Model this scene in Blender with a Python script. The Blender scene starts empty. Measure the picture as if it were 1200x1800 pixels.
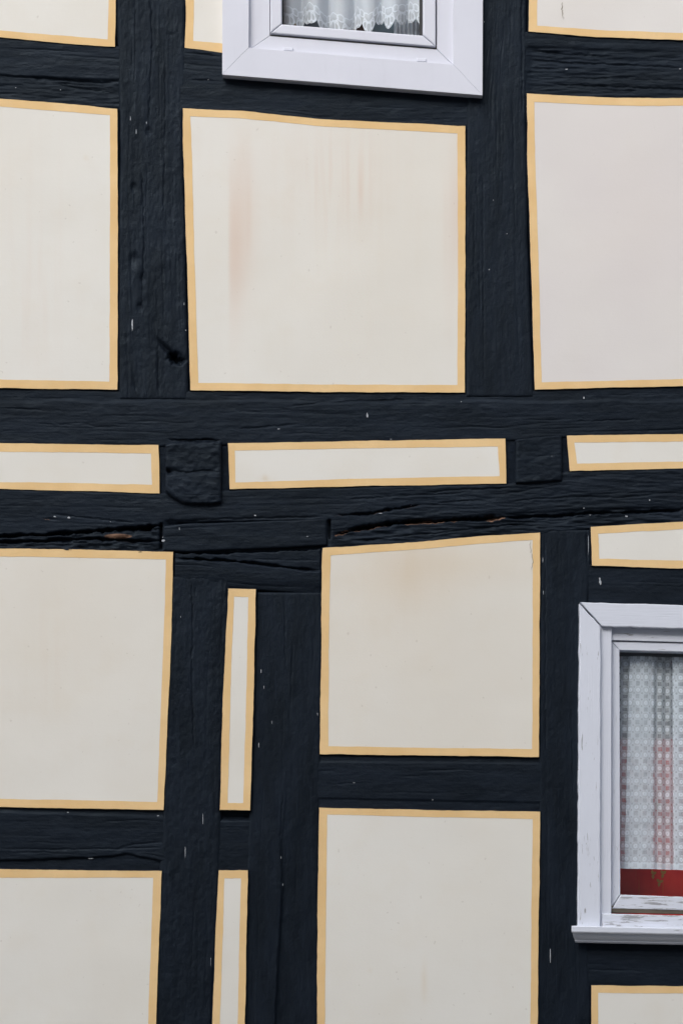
import bpy, math, random
import numpy as np
from mathutils import Vector

# ------------------------------------------------------------------ frame of reference
# The house front lies in the XZ plane (y = 0, street towards -y).  Surveyed points are
# written in survey units of 1/600 m, (600, 900) being the middle of the front, z 2.83 m.
U = 600.0
ZC = 1700.0 / U
CAM_D, CAM_Z = 7.0, 1.62
def X(px): return (np.asarray(px, float) - 600.0) / U
def Z(py): return ZC + (900.0 - np.asarray(py, float)) / U

# ------------------------------------------------------------------ camera, sky, sun, exposure
sc = bpy.context.scene
col = sc.collection
cam = bpy.data.objects.new('camera', bpy.data.cameras.new('camera'))
col.objects.link(cam)
cam.location = (0, -CAM_D, CAM_Z)
cam.rotation_euler = (math.radians(90), 0, 0)
cd = cam.data
cd.sensor_fit = 'VERTICAL'; cd.sensor_height = 36.0; cd.sensor_width = 24.0
cd.lens = 36.0 * CAM_D / 3.0
cd.shift_y = (ZC - CAM_Z) / 3.0
cd.clip_start = 0.05; cd.clip_end = 3000
sc.camera = cam

SUN_EL, SUN_AZ = math.radians(38), math.radians(206)      # azimuth clockwise from +y
w = bpy.data.worlds.new('World'); sc.world = w; w.use_nodes = True
nt = w.node_tree; nt.nodes.clear()
sky = nt.nodes.new('ShaderNodeTexSky'); sky.sky_type = 'NISHITA'; sky.sun_disc = False
sky.sun_elevation = SUN_EL; sky.sun_rotation = SUN_AZ
sky.air_density = 1.0; sky.dust_density = 2.0; sky.ozone_density = 1.0
hs = nt.nodes.new('ShaderNodeHueSaturation'); hs.inputs['Saturation'].default_value = 0.45
bg = nt.nodes.new('ShaderNodeBackground'); bg.inputs['Strength'].default_value = 0.13
wo = nt.nodes.new('ShaderNodeOutputWorld')
nt.links.new(sky.outputs[0], hs.inputs['Color']); nt.links.new(hs.outputs[0], bg.inputs['Color'])
nt.links.new(bg.outputs[0], wo.inputs['Surface'])
sl = bpy.data.lights.new('sun', 'SUN'); sl.energy = 0.95; sl.angle = math.radians(40); sl.color = (1.0, 0.98, 0.955)
sun = bpy.data.objects.new('sun', sl); col.objects.link(sun)
sd = Vector((math.sin(SUN_AZ) * math.cos(SUN_EL), math.cos(SUN_AZ) * math.cos(SUN_EL), math.sin(SUN_EL)))
sun.rotation_euler = sd.to_track_quat('Z', 'Y').to_euler(); sun.location = (-4, -8, 12)
vs = sc.view_settings
vs.view_transform = 'Standard'; vs.look = 'None'; vs.gamma = 1.0; vs.exposure = 1.12; vs.use_curve_mapping = False
sc.cycles.transparent_max_bounces = 24
sc.cycles.max_bounces = 8

# ------------------------------------------------------------------ noise
RNG = np.random.RandomState(7)
TAB = RNG.rand(256, 256)
def vn(x, y, seed=0):
    x = np.asarray(x, float) + seed * 17.31; y = np.asarray(y, float) + seed * 9.77
    xi = np.floor(x).astype(int); yi = np.floor(y).astype(int)
    fx = x - xi; fy = y - yi
    fx = fx * fx * (3 - 2 * fx); fy = fy * fy * (3 - 2 * fy)
    a = TAB[xi & 255, yi & 255]; b = TAB[(xi + 1) & 255, yi & 255]
    c = TAB[xi & 255, (yi + 1) & 255]; d = TAB[(xi + 1) & 255, (yi + 1) & 255]
    return ((a * (1 - fx) + b * fx) * (1 - fy) + (c * (1 - fx) + d * fx) * fy) * 2 - 1
def fbm(x, y, o=4, seed=0):
    s = 0; a = 0.5
    for k in range(o):
        s = s + a * vn(x * 2 ** k, y * 2 ** k, seed + k * 3); a *= 0.55
    return s
def sstep(a, b, t):
    t = np.clip((t - a) / (b - a), 0, 1); return t * t * (3 - 2 * t)

# ------------------------------------------------------------------ shader helper
class S:
    """A float socket with arithmetic."""
    def __init__(s, t, v): s.t, s.v = t, v
    def op(s, o, *b):
        n = s.t.nodes.new('ShaderNodeMath'); n.operation = o
        for i, q in enumerate((s,) + b):
            if isinstance(q, S): s.t.links.new(q.v, n.inputs[i])
            else: n.inputs[i].default_value = q
        return S(s.t, n.outputs[0])
    def __add__(s, b): return s.op('ADD', b)
    def __sub__(s, b): return s.op('SUBTRACT', b)
    def __mul__(s, b): return s.op('MULTIPLY', b)
    def __truediv__(s, b): return s.op('DIVIDE', b)
    def abs(s): return s.op('ABSOLUTE')
    def fract(s): return s.op('FRACT')
    def max(s, b): return s.op('MAXIMUM', b)
    def min(s, b): return s.op('MINIMUM', b)
    def sqrt(s): return s.op('SQRT')
    def step(s, a, b):
        n = s.t.nodes.new('ShaderNodeMapRange'); n.interpolation_type = 'SMOOTHSTEP'
        s.t.links.new(s.v, n.inputs['Value']); n.inputs['From Min'].default_value = a; n.inputs['From Max'].default_value = b
        return S(s.t, n.outputs[0])
    def clamp(s): return s.max(0.0).min(1.0)

class Mat:
    def __init__(m, name, color=(.5, .5, .5), rough=.6, spec=.5):
        m.mat = bpy.data.materials.new(name); m.mat.use_nodes = True
        m.t = m.mat.node_tree; m.n = m.t.nodes; m.p = m.n['Principled BSDF']; m.out = m.n['Material Output']
        m.p.inputs['Base Color'].default_value = (*color, 1); m.p.inputs['Roughness'].default_value = rough
        m.p.inputs['Specular IOR Level'].default_value = spec
    def uv(m):
        n = m.n.new('ShaderNodeUVMap'); n.uv_map = 'UVMap'; return n.outputs[0]
    def geo(m): return m.n.new('ShaderNodeTexCoord').outputs['Object']
    def sep(m, v):
        n = m.n.new('ShaderNodeSeparateXYZ'); m.t.links.new(v, n.inputs[0]); return S(m.t, n.outputs[0]), S(m.t, n.outputs[1])
    def noise(m, vec, scale=(1, 1, 1), s=1.0, detail=4, rough=.55, dist=0.0):
        mp = m.n.new('ShaderNodeMapping'); mp.inputs['Scale'].default_value = scale; m.t.links.new(vec, mp.inputs[0])
        n = m.n.new('ShaderNodeTexNoise'); n.inputs['Scale'].default_value = s; n.inputs['Detail'].default_value = detail
        n.inputs['Roughness'].default_value = rough; n.inputs['Distortion'].default_value = dist
        m.t.links.new(mp.outputs[0], n.inputs['Vector']); return S(m.t, n.outputs[0])
    def attr(m, name):
        n = m.n.new('ShaderNodeAttribute'); n.attribute_name = name; return S(m.t, n.outputs['Fac'])
    def mix(m, fac, a, b):
        n = m.n.new('ShaderNodeMix'); n.data_type = 'RGBA'
        for k, q in ((0, fac), (6, a), (7, b)):
            if isinstance(q, S): m.t.links.new(q.v, n.inputs[k])
            elif isinstance(q, (tuple, list)): n.inputs[k].default_value = (*q, 1)
            elif isinstance(q, float): n.inputs[k].default_value = q
            else: m.t.links.new(q, n.inputs[k])
        return n.outputs[2]
    def color(m, c): m.t.links.new(c, m.p.inputs['Base Color'])
    def rough(m, s): m.t.links.new(s.v, m.p.inputs['Roughness'])
    def bump(m, h, dist=.002, strength=1.0, prev=None):
        b = m.n.new('ShaderNodeBump'); b.inputs['Distance'].default_value = dist; b.inputs['Strength'].default_value = strength
        m.t.links.new(h.v, b.inputs['Height'])
        if prev: m.t.links.new(prev, b.inputs['Normal'])
        m.t.links.new(b.outputs[0], m.p.inputs['Normal']); return b.outputs[0]

# ------------------------------------------------------------------ materials
def mat_timber():
    m = Mat('black_timber_paint', rough=.5, spec=.16); m.p.inputs['Specular Tint'].default_value = (.70, .87, 1.0, 1)
    uv = m.uv()
    g1 = m.noise(uv, (9, 190, 1), 1.0, 5, .62, .3)          # grain, u runs along the timber
    g2 = m.noise(uv, (60, 420, 1), 1.0, 3, .6)
    br = m.noise(uv, (30, 90, 1), 1.0, 2, .5)
    pa = m.noise(uv, (3.5, 14, 1), 1.0, 4, .6)
    c = m.mix(pa.step(.32, .68), (.0040, .0060, .0098), (.0072, .0106, .0174))
    c = m.mix((g1.step(.56, .74) * .55), c, (.0135, .0195, .0310))
    wood = m.attr('wood'); wn = m.noise(uv, (25, 300, 1), 1.0, 4, .6)
    wcol = m.mix(wn.step(.35, .65), (.055, .030, .020), (.20, .115, .075))
    c = m.mix(wood.step(.35, .6), c, wcol)
    m.color(c)
    m.rough(m.noise(uv, (12, 60, 1), 1.0, 3).step(.2, .8) * .30 + .42 + wood * .25)
    n = m.bump(g1 * 1.0 + g2 * .6, .0010, .55)
    lump = m.noise(uv, (150, 150, 1), 1.0, 4, .62); n = m.bump(lump, .0018, .55, n)
    m.bump(br, .0016, .3, n)
    return m.mat
def mat_render_black():
    m = Mat('black_painted_render', rough=.6, spec=.13); m.p.inputs['Specular Tint'].default_value = (.70, .87, 1.0, 1)
    g = m.geo(); n1 = m.noise(g, (1, 1, 1), 26, 5); n2 = m.noise(g, (1, 1, 1), 140, 3)
    m.color(m.mix(n1.step(.3, .7), (.0033, .0053, .0094), (.0060, .0093, .0168)))
    m.bump(n1 + n2 * .5, .004, .7); return m.mat
def mat_plaster():
    m = Mat('cream_plaster', rough=.88, spec=.25)
    g = m.geo()
    big = m.noise(g, (1, 1, 1), 1.9, 3, .5); mid = m.noise(g, (1, 1, 1), 9, 4, .55)
    fine = m.noise(g, (1, 1, 1), 190, 3, .6); streak = m.noise(g, (30, 30, 2.2), 1.0, 3, .55)
    c = m.mix(big.step(.35, .65), (.692, .669, .610), (.714, .698, .648))
    c = m.mix(mid.step(.46, .76) * .45, c, (.684, .650, .578))
    c = m.mix(streak.step(.50, .85) * .12, c, (.672, .636, .578))
    sp = m.noise(g, (1, 1, 1), 75, 1, .4)
    c = m.mix(sp.step(.775, .81) * .30, c, (.42, .38, .33))
    c = m.mix(m.attr('cool').clamp(), c, (.640, .605, .600))
    c = m.mix((m.attr('rust')).clamp() * .8, c, (.60, .375, .265))
    c = m.mix((m.attr('ochre')).clamp() * .8, c, (.60, .48, .32))
    m.color(c)
    brush = m.noise(g, (18, 18, 150), 1.0, 3, .55)
    n = m.bump(fine, .0005, .35); n = m.bump(brush, .0006, .2, n); m.bump(mid, .003, .3, n)
    return m.mat
def mat_yellow():
    m = Mat('yellow_border_paint', rough=.8, spec=.25)
    g = m.geo(); a = m.noise(g, (1, 1, 1), 7, 4); b = m.noise(g, (1, 1, 1), 60, 3)
    c = m.mix(a.step(.3, .7), (.70, .475, .225), (.755, .535, .275))
    c = m.mix(b.step(.45, .75) * .35, c, (.67, .48, .25))
    m.color(c); m.bump(m.noise(g, (1, 1, 1), 190, 3), .0009, .5); return m.mat
def mat_white(name, colr, wear, rough):
    m = Mat(name, colr, rough, .45)
    g = m.geo()
    a = m.noise(g, (1, 1, 1), 5, 4)
    c = m.mix(a.step(.3, .75), colr, tuple(k * .95 for k in colr))
    if wear:
        uv = m.uv()
        fl = m.noise(uv, (16, 150, 1), 1.0, 5, .62, .4); big = m.noise(uv, (5, 12, 1), 1.0, 3)
        worn = m.attr('wear')
        fac = (fl + big * .35 + worn * .30).step(.965, 1.0)
        c = m.mix((fl * .5 + worn * .45 + big * .4).step(.70, 1.0) * .5, c, (.42, .41, .40))
        c = m.mix(fac, c, (.30, .305, .32))
        m.bump(fl * .4 + m.noise(uv, (12, 260, 1), 1.0, 3), .0010, .6)
    else:
        d = m.noise(g, (26, 26, 5), 1.0, 4)
        c = m.mix(d.step(.55, .85) * .30, c, tuple(k * .82 for k in colr))
        m.bump(m.noise(g, (1, 1, 1), 14, 2), .002, .15)
    m.color(c); return m.mat
def mat_plain(name, c, rough=.6, var=.12, s=20, spec=.4):
    m = Mat(name, c, rough, spec); g = m.geo(); n = m.noise(g, (1, 1, 1), s, 4)
    m.color(m.mix(n.step(.3, .7), tuple(k * (1 - var) for k in c), tuple(min(1, k * (1 + var)) for k in c)))
    m.bump(n, .001, .4); return m.mat
def mat_glass():
    m = Mat('window_glass'); m.n.remove(m.p)
    tr = m.n.new('ShaderNodeBsdfTransparent'); tr.inputs[0].default_value = (.93, .955, .96, 1)
    gl = m.n.new('ShaderNodeBsdfGlossy'); gl.inputs['Roughness'].default_value = .02; gl.inputs[0].default_value = (.95, .97, 1, 1)
    fr = m.n.new('ShaderNodeLayerWeight'); fr.inputs['Blend'].default_value = .5
    g = m.n.new('ShaderNodeTexCoord').outputs['Object']
    nz = m.noise(g, (1, 1, 1), 3.0, 2); b = m.n.new('ShaderNodeBump'); b.inputs['Distance'].default_value = .01
    b.inputs['Strength'].default_value = .15; m.t.links.new(nz.v, b.inputs['Height'])
    m.t.links.new(b.outputs[0], gl.inputs['Normal']); 
    f2 = S(m.t, fr.outputs['Facing']).op('POWER', 5.0) * .9 + .085
    mx = m.n.new('ShaderNodeMixShader'); m.t.links.new(f2.v, mx.inputs[0])
    m.t.links.new(tr.outputs[0], mx.inputs[1]); m.t.links.new(gl.outputs[0], mx.inputs[2])
    m.t.links.new(mx.outputs[0], m.out.inputs[0]); return m.mat
def lace_shader(m, alpha, colr, dense=None):
    m.n.remove(m.p)
    df = m.n.new('ShaderNodeBsdfDiffuse'); df.inputs[0].default_value = (*colr, 1)
    tl = m.n.new('ShaderNodeBsdfTranslucent'); tl.inputs[0].default_value = (*colr, 1)
    a = m.n.new('ShaderNodeMixShader'); a.inputs[0].default_value = .12
    m.t.links.new(df.outputs[0], a.inputs[1]); m.t.links.new(tl.outputs[0], a.inputs[2])
    tr = m.n.new('ShaderNodeBsdfTransparent')
    mx = m.n.new('ShaderNodeMixShader'); m.t.links.new(alpha.v, mx.inputs[0])
    m.t.links.new(tr.outputs[0], mx.inputs[1]); m.t.links.new(a.outputs[0], mx.inputs[2])
    m.t.links.new(mx.outputs[0], m.out.inputs[0]); return m.mat
def mat_lace_net():
    m = Mat('lace_net'); u0, v0 = m.sep(m.uv()); jn = m.noise(m.uv(), (.06, .06, 1), 1.0, 3); jm = m.noise(m.uv(), (.05, .07, 1), 1.3, 3)
    u = u0 + (jn - .5) * 5.0; v = v0 + (jm - .5) * 5.0
    H, W = 23.0, 16.0
    du = ((u / W).fract() - .5) * W; dv = ((v / H).fract() - .5) * H
    r = (du * du + dv * dv).sqrt()
    ring = (r.step(1.2, 2.0)) * (S(m.t, r.step(2.7, 3.6).v) * -1.0 + 1.0)
    core = r.step(1.0, 1.9) * -1.0 + 1.0
    dv2 = ((v / H + .5).fract() - .5) * H
    sq = du.abs().max(dv2.abs()).step(3.2, 4.2) * -1.0 + 1.0
    du3 = ((u / W + .5).fract() - .5) * W; dv3 = ((v / H * 2.0).fract() - .5) * (H / 2)
    r3 = (du3 * du3 + dv3 * dv3).sqrt(); hole = r3.step(1.3, 2.2) * -1.0 + 1.0
    halo = (r - 5.6).abs().step(.4, 1.2) * -1.0 + 1.0
    net = ((u * .75).fract() - .5).abs().max(((v * .75).fract() - .5).abs()).step(.2, .5) * .25
    al = net + .52 + (jn - .5) * .6
    al = al + ring * .30 + core * .05 - sq * .32 - hole * .28 - halo * .14
    hem = v.step(1511, 1514)
    al = (al + hem * .42).max(.07).min(.97)
    return lace_shader(m, al, (.86, .90, .95))
def mat_lace_scallop():
    m = Mat('lace_scallop'); u, v = m.sep(m.uv())          # u: -1..1 within a scallop (+2k), v: height above the hem edge
    ul = ((u * .5 + .5).fract() - .5) * 2.0
    def loop(cx, cv, rx, rv, wd):
        a = (ul - cx) / rx; b = (v - cv) / rv
        return ((a * a + b * b).sqrt() - 1.0).abs().step(wd * .5, wd) * -1.0 + 1.0
    al = loop(0, 11, .86, 11, .13).max(loop(0, 13, .30, 9.5, .28)).max(loop(.52, 15, .24, 9, .3)).max(loop(-.52, 15, .24, 9, .3)).max(loop(0, 30, .7, 7, .16)).max(loop(1.0, 31, .4, 6, .25)).max(loop(-1.0, 31, .4, 6, .25))
    net = ((u * 4 + v * .45).fract() - .5).abs().max(((u * 4 - v * .45).fract() - .5).abs()).step(.25, .5)
    dense = v.step(22, 34)
    al = (al * .34 + net * .14 + .56 + dense * .14).min(.96)
    return lace_shader(m, al, (.90, .93, .98))
def mat_red_cloth():
    m = Mat('red_printed_cloth', rough=.8, spec=.2); g = m.uv(); u, v = m.sep(g)
    c = m.mix(m.noise(g, (.02, .01, 1), 1.0, 3).step(.35, .65), (.66, .035, .034), (.80, .065, .050))
    st = m.noise(g, (.25, .006, 1), 1.0, 3)
    c = m.mix(st.step(.60, .72) * .55, c, (.62, .16, .045))
    m.color(c); m.bump(m.noise(g, (.3, .3, 1), 1.0, 2), .001, .4); return m.mat
def mat_cobble():
    m = Mat('cobbled_street', rough=.8); g = m.geo()
    v = m.n.new('ShaderNodeTexVoronoi'); v.feature = 'DISTANCE_TO_EDGE'; v.inputs['Scale'].default_value = 8.5
    m.t.links.new(g, v.inputs['Vector']); e = S(m.t, v.outputs['Distance']).step(.02, .12)
    n = m.noise(g, (1, 1, 1), 2.0, 5)
    m.color(m.mix(e, (.05, .045, .04), m.mix(n.step(.3, .7), (.12, .12, .122), (.18, .18, .182))))
    m.bump(e, .02, .8); return m.mat

M = dict(timber=mat_timber(), black=mat_render_black(), plaster=mat_plaster(), yellow=mat_yellow(),
         pvc=mat_white('white_plastic_frame', (.625, .638, .705), False, .38),
         board=mat_white('white_painted_board', (.645, .675, .750), True, .55),
         glass=mat_glass(), net=mat_lace_net(), scallop=mat_lace_scallop(), red=mat_red_cloth(),
         gasket=mat_plain('black_rubber', (.012, .012, .014), .5), grime=mat_plain('dirty_gap', (.10, .085, .065), .9),
         splash=mat_plain('pale_splash', (.36, .38, .41), .8, .2, 300), crack=mat_plain('plaster_crack', (.33, .29, .24), .9),
         leaf=mat_plain('yellow_print', (.42, .25, .06), .8), room=mat_plain('room_wall', (.13, .14, .17), .9),
         teal=mat_plain('teal_paint', (.09, .16, .21), .6), beige=mat_plain('beige_fabric', (.48, .38, .24), .8),
         brown=mat_plain('dark_brown_wood', (.035, .020, .013), .45), white_cloth=mat_plain('white_fabric', (.74, .79, .85), .85),
         stone=mat_plain('sandstone', (.30, .26, .21), .9, .2, 9), street=mat_cobble(),
         roof=mat_plain('roof_tile', (.20, .07, .045), .8, .25, 6), wall=mat_plain('grey_wall', (.25, .25, .25), .9, .08, 3))

# ------------------------------------------------------------------ object helpers
def link(name, me, mat, parent=None, loc=None):
    o = bpy.data.objects.new(name, me); col.objects.link(o)
    for q in (mat if isinstance(mat, (list, tuple)) else [mat]):
        if q: me.materials.append(q)
    if parent: o.parent = parent
    if loc: o.location = loc
    return o
def empty(name, parent=None, loc=(0, 0, 0)):
    o = bpy.data.objects.new(name, None); col.objects.link(o); o.location = loc; o.empty_display_size = .1
    if parent: o.parent = parent
    return o
def tag(o, label, cat, group=None, kind=None):
    if label: o['label'] = label
    if cat: o['category'] = cat
    if group: o['group'] = group
    if kind: o['kind'] = kind
    return o
def mesh_np(name, V, F, uv=None, attrs=None, smooth=True, matidx=None):
    """V (n,3), F (m,4) int quads; uv per vertex (n,2)."""
    me = bpy.data.meshes.new(name); V = np.asarray(V, np.float32); F = np.asarray(F, np.int32)
    me.vertices.add(len(V)); me.vertices.foreach_set('co', V.ravel())
    me.loops.add(F.size); me.loops.foreach_set('vertex_index', F.ravel())
    me.polygons.add(len(F)); k = F.shape[1]
    me.polygons.foreach_set('loop_start', np.arange(0, F.size, k, dtype=np.int32))
    me.polygons.foreach_set('use_smooth', np.full(len(F), smooth))
    if matidx is not None: me.polygons.foreach_set('material_index', np.asarray(matidx, np.int32))
    me.update(calc_edges=True)
    if uv is not None:
        l = me.uv_layers.new(name='UVMap'); l.data.foreach_set('uv', np.asarray(uv, np.float32)[F.ravel()].ravel())
    for n, a in (attrs or {}).items():
        at = me.attributes.new(n, 'FLOAT', 'POINT'); at.data.foreach_set('value', np.asarray(a, np.float32))
    me.validate(); return me
def grid_faces(nu, nv, off=0, flip=False):
    i, j = np.meshgrid(np.arange(nu - 1), np.arange(nv - 1), indexing='ij')
    a = (i * nv + j).ravel(); q = np.stack([a, a + 1, a + nv + 1, a + nv], 1)
    return (q[:, ::-1] if flip else q) + off
def poly_mesh(name, verts, faces, mats, parent=None, smooth=False, idx=None):
    me = bpy.data.meshes.new(name); me.from_pydata([tuple(map(float, v)) for v in verts], [], faces)
    if smooth: me.polygons.foreach_set('use_smooth', [True] * len(me.polygons))
    if idx: me.polygons.foreach_set('material_index', idx)
    me.update(); return link(name, me, mats, parent)

def pl(pts, t, ax=0):
    """interpolate a polyline [(x,y)..] by x (ax 0) or by y (ax 1)"""
    p = sorted(pts, key=lambda q: q[ax]); p = np.array(p, float)
    return np.interp(t, p[:, ax], p[:, 1 - ax])

# ------------------------------------------------------------------ the house
house = empty('timber_framed_house', loc=(0, 0, 0))
tag(house, 'half-timbered house front of crooked black timbers and cream plaster panels bordered in yellow', 'house')

# black painted render between timbers and panels, with the two window openings left free
rects = [(-900, -1150, 2100, -575), (-900, -575, 430, 110), (808, -575, 2100, 110), (430, 70, 808, 110), (-900, 110, 2100, 1090),
         (-900, 1090, 1044, 1640), (1465, 1090, 2100, 1640), (-900, 1640, 2100, 2420)]
vv, ff = [], []
for (x0, y0, x1, y1) in rects:
    b = len(vv)
    vv += [(X(x0), .045, Z(y1)), (X(x1), .045, Z(y1)), (X(x1), .045, Z(y0)), (X(x0), .045, Z(y0))]; ff.append((b, b + 1, b + 2, b + 3))
poly_mesh('render_backing', vv, ff, M['black'], house)
for (x0, x1, yt, yb) in ((-345, -225, 770, 862), (272, 412, 774, 872), (880, 1012, 766, 862), (1480, 1606, 756, 826)):   # rendered fill round the joist ends
    n = 24; m = 20; gx, gy = np.meshgrid(np.linspace(x0, x1, n), np.linspace(yt, yb, m), indexing='ij')
    Vb = np.stack([X(gx), -.0015 - .003 * fbm(gx / 25, gy / 25, 3, 77), Z(gy)], -1).reshape(-1, 3)
    i, j = np.meshgrid(np.arange(n - 1), np.arange(m - 1), indexing='ij'); a0 = (i * m + j).ravel()
    poly_mesh('render_fill', Vb, [(int(q), int(q) + 1, int(q) + m + 1, int(q) + m) for q in a0], M['black'], house, True)

SEED = [0]
def timber(name, A, B, horiz=True, D=.010, cracks=(), mod=None, checks=1.0, grain=1.0, ends=(False, False), edge=5.0, wob=1.2,
           splash=(), rag=0.0, fine=True, lump=.7, ext=3.5):
    SEED[0] += 1; sd_ = SEED[0]; rs = np.random.RandomState(100 + sd_); ax = 0 if horiz else 1
    u0 = min(p[ax] for p in A); u1 = max(p[ax] for p in A)
    nu = max(12, int((u1 - u0) / (2.6 if fine else 7))) ; u = np.linspace(u0, u1, nu)
    a = pl(A, u, ax) - ext; b = pl(B, u, ax) + ext
    nv = max(8, int(np.max(np.abs(b - a)) / (1.45 if fine else 4)))
    a = a + wob * fbm(u / 60, u * 0 + sd_, 3, sd_) + rag * fbm(u / 9, u * 0 + 3.3, 3, sd_ + 5)
    b = b + wob * fbm(u / 60, u * 0 + sd_ + 50, 3, sd_ + 1) + rag * fbm(u / 9, u * 0 + 7.3, 3, sd_ + 6)
    v = np.linspace(0, 1, nv)
    UU = np.repeat(u[:, None], nv, 1); C = a[:, None] * (1 - v) + b[:, None] * v
    PX, PY = (UU, C) if horiz else (C, UU)
    wd = np.abs(b - a)[:, None]
    dist = np.minimum(v[None] * wd, (1 - v[None]) * wd)
    e = edge * (1 + .5 * fbm(UU / 40, C / 40, 2, sd_ + 2))
    prof = np.sqrt(np.clip(1 - (1 - np.clip(dist / e, 0, 1)) ** 2, 0, 1))
    for k, en in enumerate(ends):
        if en:
            de = np.abs(UU - (u0, u1)[k]); prof = prof * np.sqrt(np.clip(1 - (1 - np.clip(de / 4.0, 0, 1)) ** 2, 0, 1))
    h = D * prof
    al, ac = UU / U, C / U                                   # metres along / across
    h = h + grain * prof * (.0016 * fbm(al * 3.5, ac * 12, 3, sd_) + .0006 * fbm(al * 9, ac * 120, 4, sd_ + 3)
                            + .0004 * fbm(al * 60, ac * 260, 2, sd_ + 8))
    h = h + lump * prof * (.0014 * fbm(al * 28, ac * 40, 3, sd_ + 17) + .0009 * fbm(al * 95, ac * 105, 2, sd_ + 19))
    wood = np.zeros_like(h)
    # drying checks that follow the grain
    n = int(checks * (u1 - u0) / 46)
    for k in range(n):
        L = rs.uniform(25, 190); cu = rs.uniform(u0, u1); cv = rs.uniform(.1, .9); i0, i1 = np.searchsorted(u, [cu - L / 2, cu + L / 2])
        if i1 - i0 < 3: continue
        us = u[i0:i1]; cc = a[i0:i1] * (1 - cv) + b[i0:i1] * cv + 3 * fbm(us / 45, us * 0 + k, 3, sd_ + k)
        t = np.sin(np.pi * np.clip((us - cu + L / 2) / L, 0, 1)) ** .6
        d = np.abs(C[i0:i1] - cc[:, None]); wdt = rs.uniform(.7, 1.5)
        h[i0:i1] -= (rs.uniform(.0004, .0016) * t)[:, None] * np.exp(-(d / wdt) ** 2)
    for cr in cracks:
        pts, cw, cdp = cr[:3]; cdp = cdp if cdp > .0105 else cdp * .55; ex = cr[3] if len(cr) > 3 else 0
        pmin = min(p[ax] for p in pts); pmax = max(p[ax] for p in pts); i0, i1 = np.searchsorted(u, [pmin, pmax])
        if i1 - i0 < 2: continue
        us = u[i0:i1]; cc = pl(pts, us, ax) + 1.6 * fbm(us / 22, us * 0, 3, sd_ + 11) + 1.6 * fbm(us / 5, us * 0, 3, sd_ + 12)
        t = np.clip(np.minimum(us - pmin, pmax - us) / 22, 0.12, 1); ww = cw * np.clip(1 + 1.3 * fbm(us / 12, us * 0, 3, sd_ + 13), .25, 2) * (.4 + .6 * t)
        d = C[i0:i1] - cc[:, None]
        h[i0:i1] -= (cdp * t)[:, None] * np.exp(-(np.abs(d) / ww[:, None]) ** 2.6)
        if ex:
            q = sstep(-.35, .05, fbm(us / 30, us * 0, 3, sd_ + 15))[:, None]
            wood[i0:i1] = np.maximum(wood[i0:i1], ex * q * np.exp(-((d - ww[:, None] * .8) / (ww[:, None] * 1.1)) ** 2))
    if mod is not None:
        r = mod(PX, PY, h, wood)
        if r is not None: h = r
    y = .006 - h
    V = np.stack([X(PX), y, Z(PY)], -1).reshape(-1, 3)
    F = grid_faces(nu, nv, flip=not horiz)
    uv = np.stack([al + sd_ * 3.7, ac + sd_ * 1.3], -1).reshape(-1, 2)
    nF = len(F); uvl = uv; mi = np.zeros(nF, int); wd_ = wood.ravel()
    # dried splashes and paint chips: little irregular flecks lying on the timber
    if splash:
        VV, FF = [V], [F]; base = len(V); mis = [mi]
        for (sx, sy, sw, sh) in [q for i_, q in enumerate(splash) if i_ % 5 not in (2, 4)]:
            sw *= .75; sh *= .8
            iu = np.clip(np.searchsorted(u, sx if horiz else sy), 0, nu - 1); jv = np.argmin(np.abs(C[iu] - (sy if horiz else sx)))
            yy = y[iu, jv] - .0012; k = 8; an = np.linspace(0, 2 * np.pi, k, endpoint=False)
            rr = rs.uniform(.55, 1.1, k)
            VV.append(np.stack([X(sx + np.cos(an) * sw * rr), np.full(k, yy) - .0004 * np.cos(an * 2), Z(sy + np.sin(an) * sh * rr)], -1))
            q = np.array([[0, 7, 6, 1], [1, 6, 5, 2], [2, 5, 4, 3]])[:, ::1] + base
            FF.append(q); base += k; mis.append(np.ones(3, int))
        V = np.concatenate(VV); F = np.concatenate(FF); mi = np.concatenate(mis); ex_ = len(V) - len(uv)
        uvl = np.concatenate([uv, np.zeros((ex_, 2))]); wd_ = np.concatenate([wd_, np.zeros(ex_)])
    me = mesh_np(name, V, F, uvl, {'wood': wd_}, True, mi)
    return link(name, me, [M['timber'], M['splash']], house)

# ---- upper storey posts
def mod_post1(PX, PY, h, wood):
    d = ((PX - 310 - (PY - 632) * .15) / 13) ** 2 + ((PY - 631) / 9) ** 2 + 1.5 * fbm(PX / 7, PY / 5, 3, 2)          # rotten hole by the right edge
    h = h - .034 * np.exp(-np.abs(d) ** 2)
    d = ((PX - 296 - (PY - 617) * .9) / 6) ** 2 + ((PY - 617) / 16) ** 2
    h = h - .016 * np.exp(-np.abs(d) ** 1.2)
    for kx, ky, r in ((237, 455, 8), (252, 490, 6), (246, 540, 5), (262, 232, 5), (236, 330, 5)):        # knots
        rr = np.sqrt((PX - kx) ** 2 + ((PY - ky) / 1.5) ** 2); h = h - .0045 * np.exp(-(rr / r) ** 4 * (1 + .8 * fbm(PX / 5, PY / 9, 2, 3)))
    s = sstep(665, 675, PY) * sstep(236, 240, PX) * (1 - sstep(316, 322, PX))
    return h - .000 * s
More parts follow.
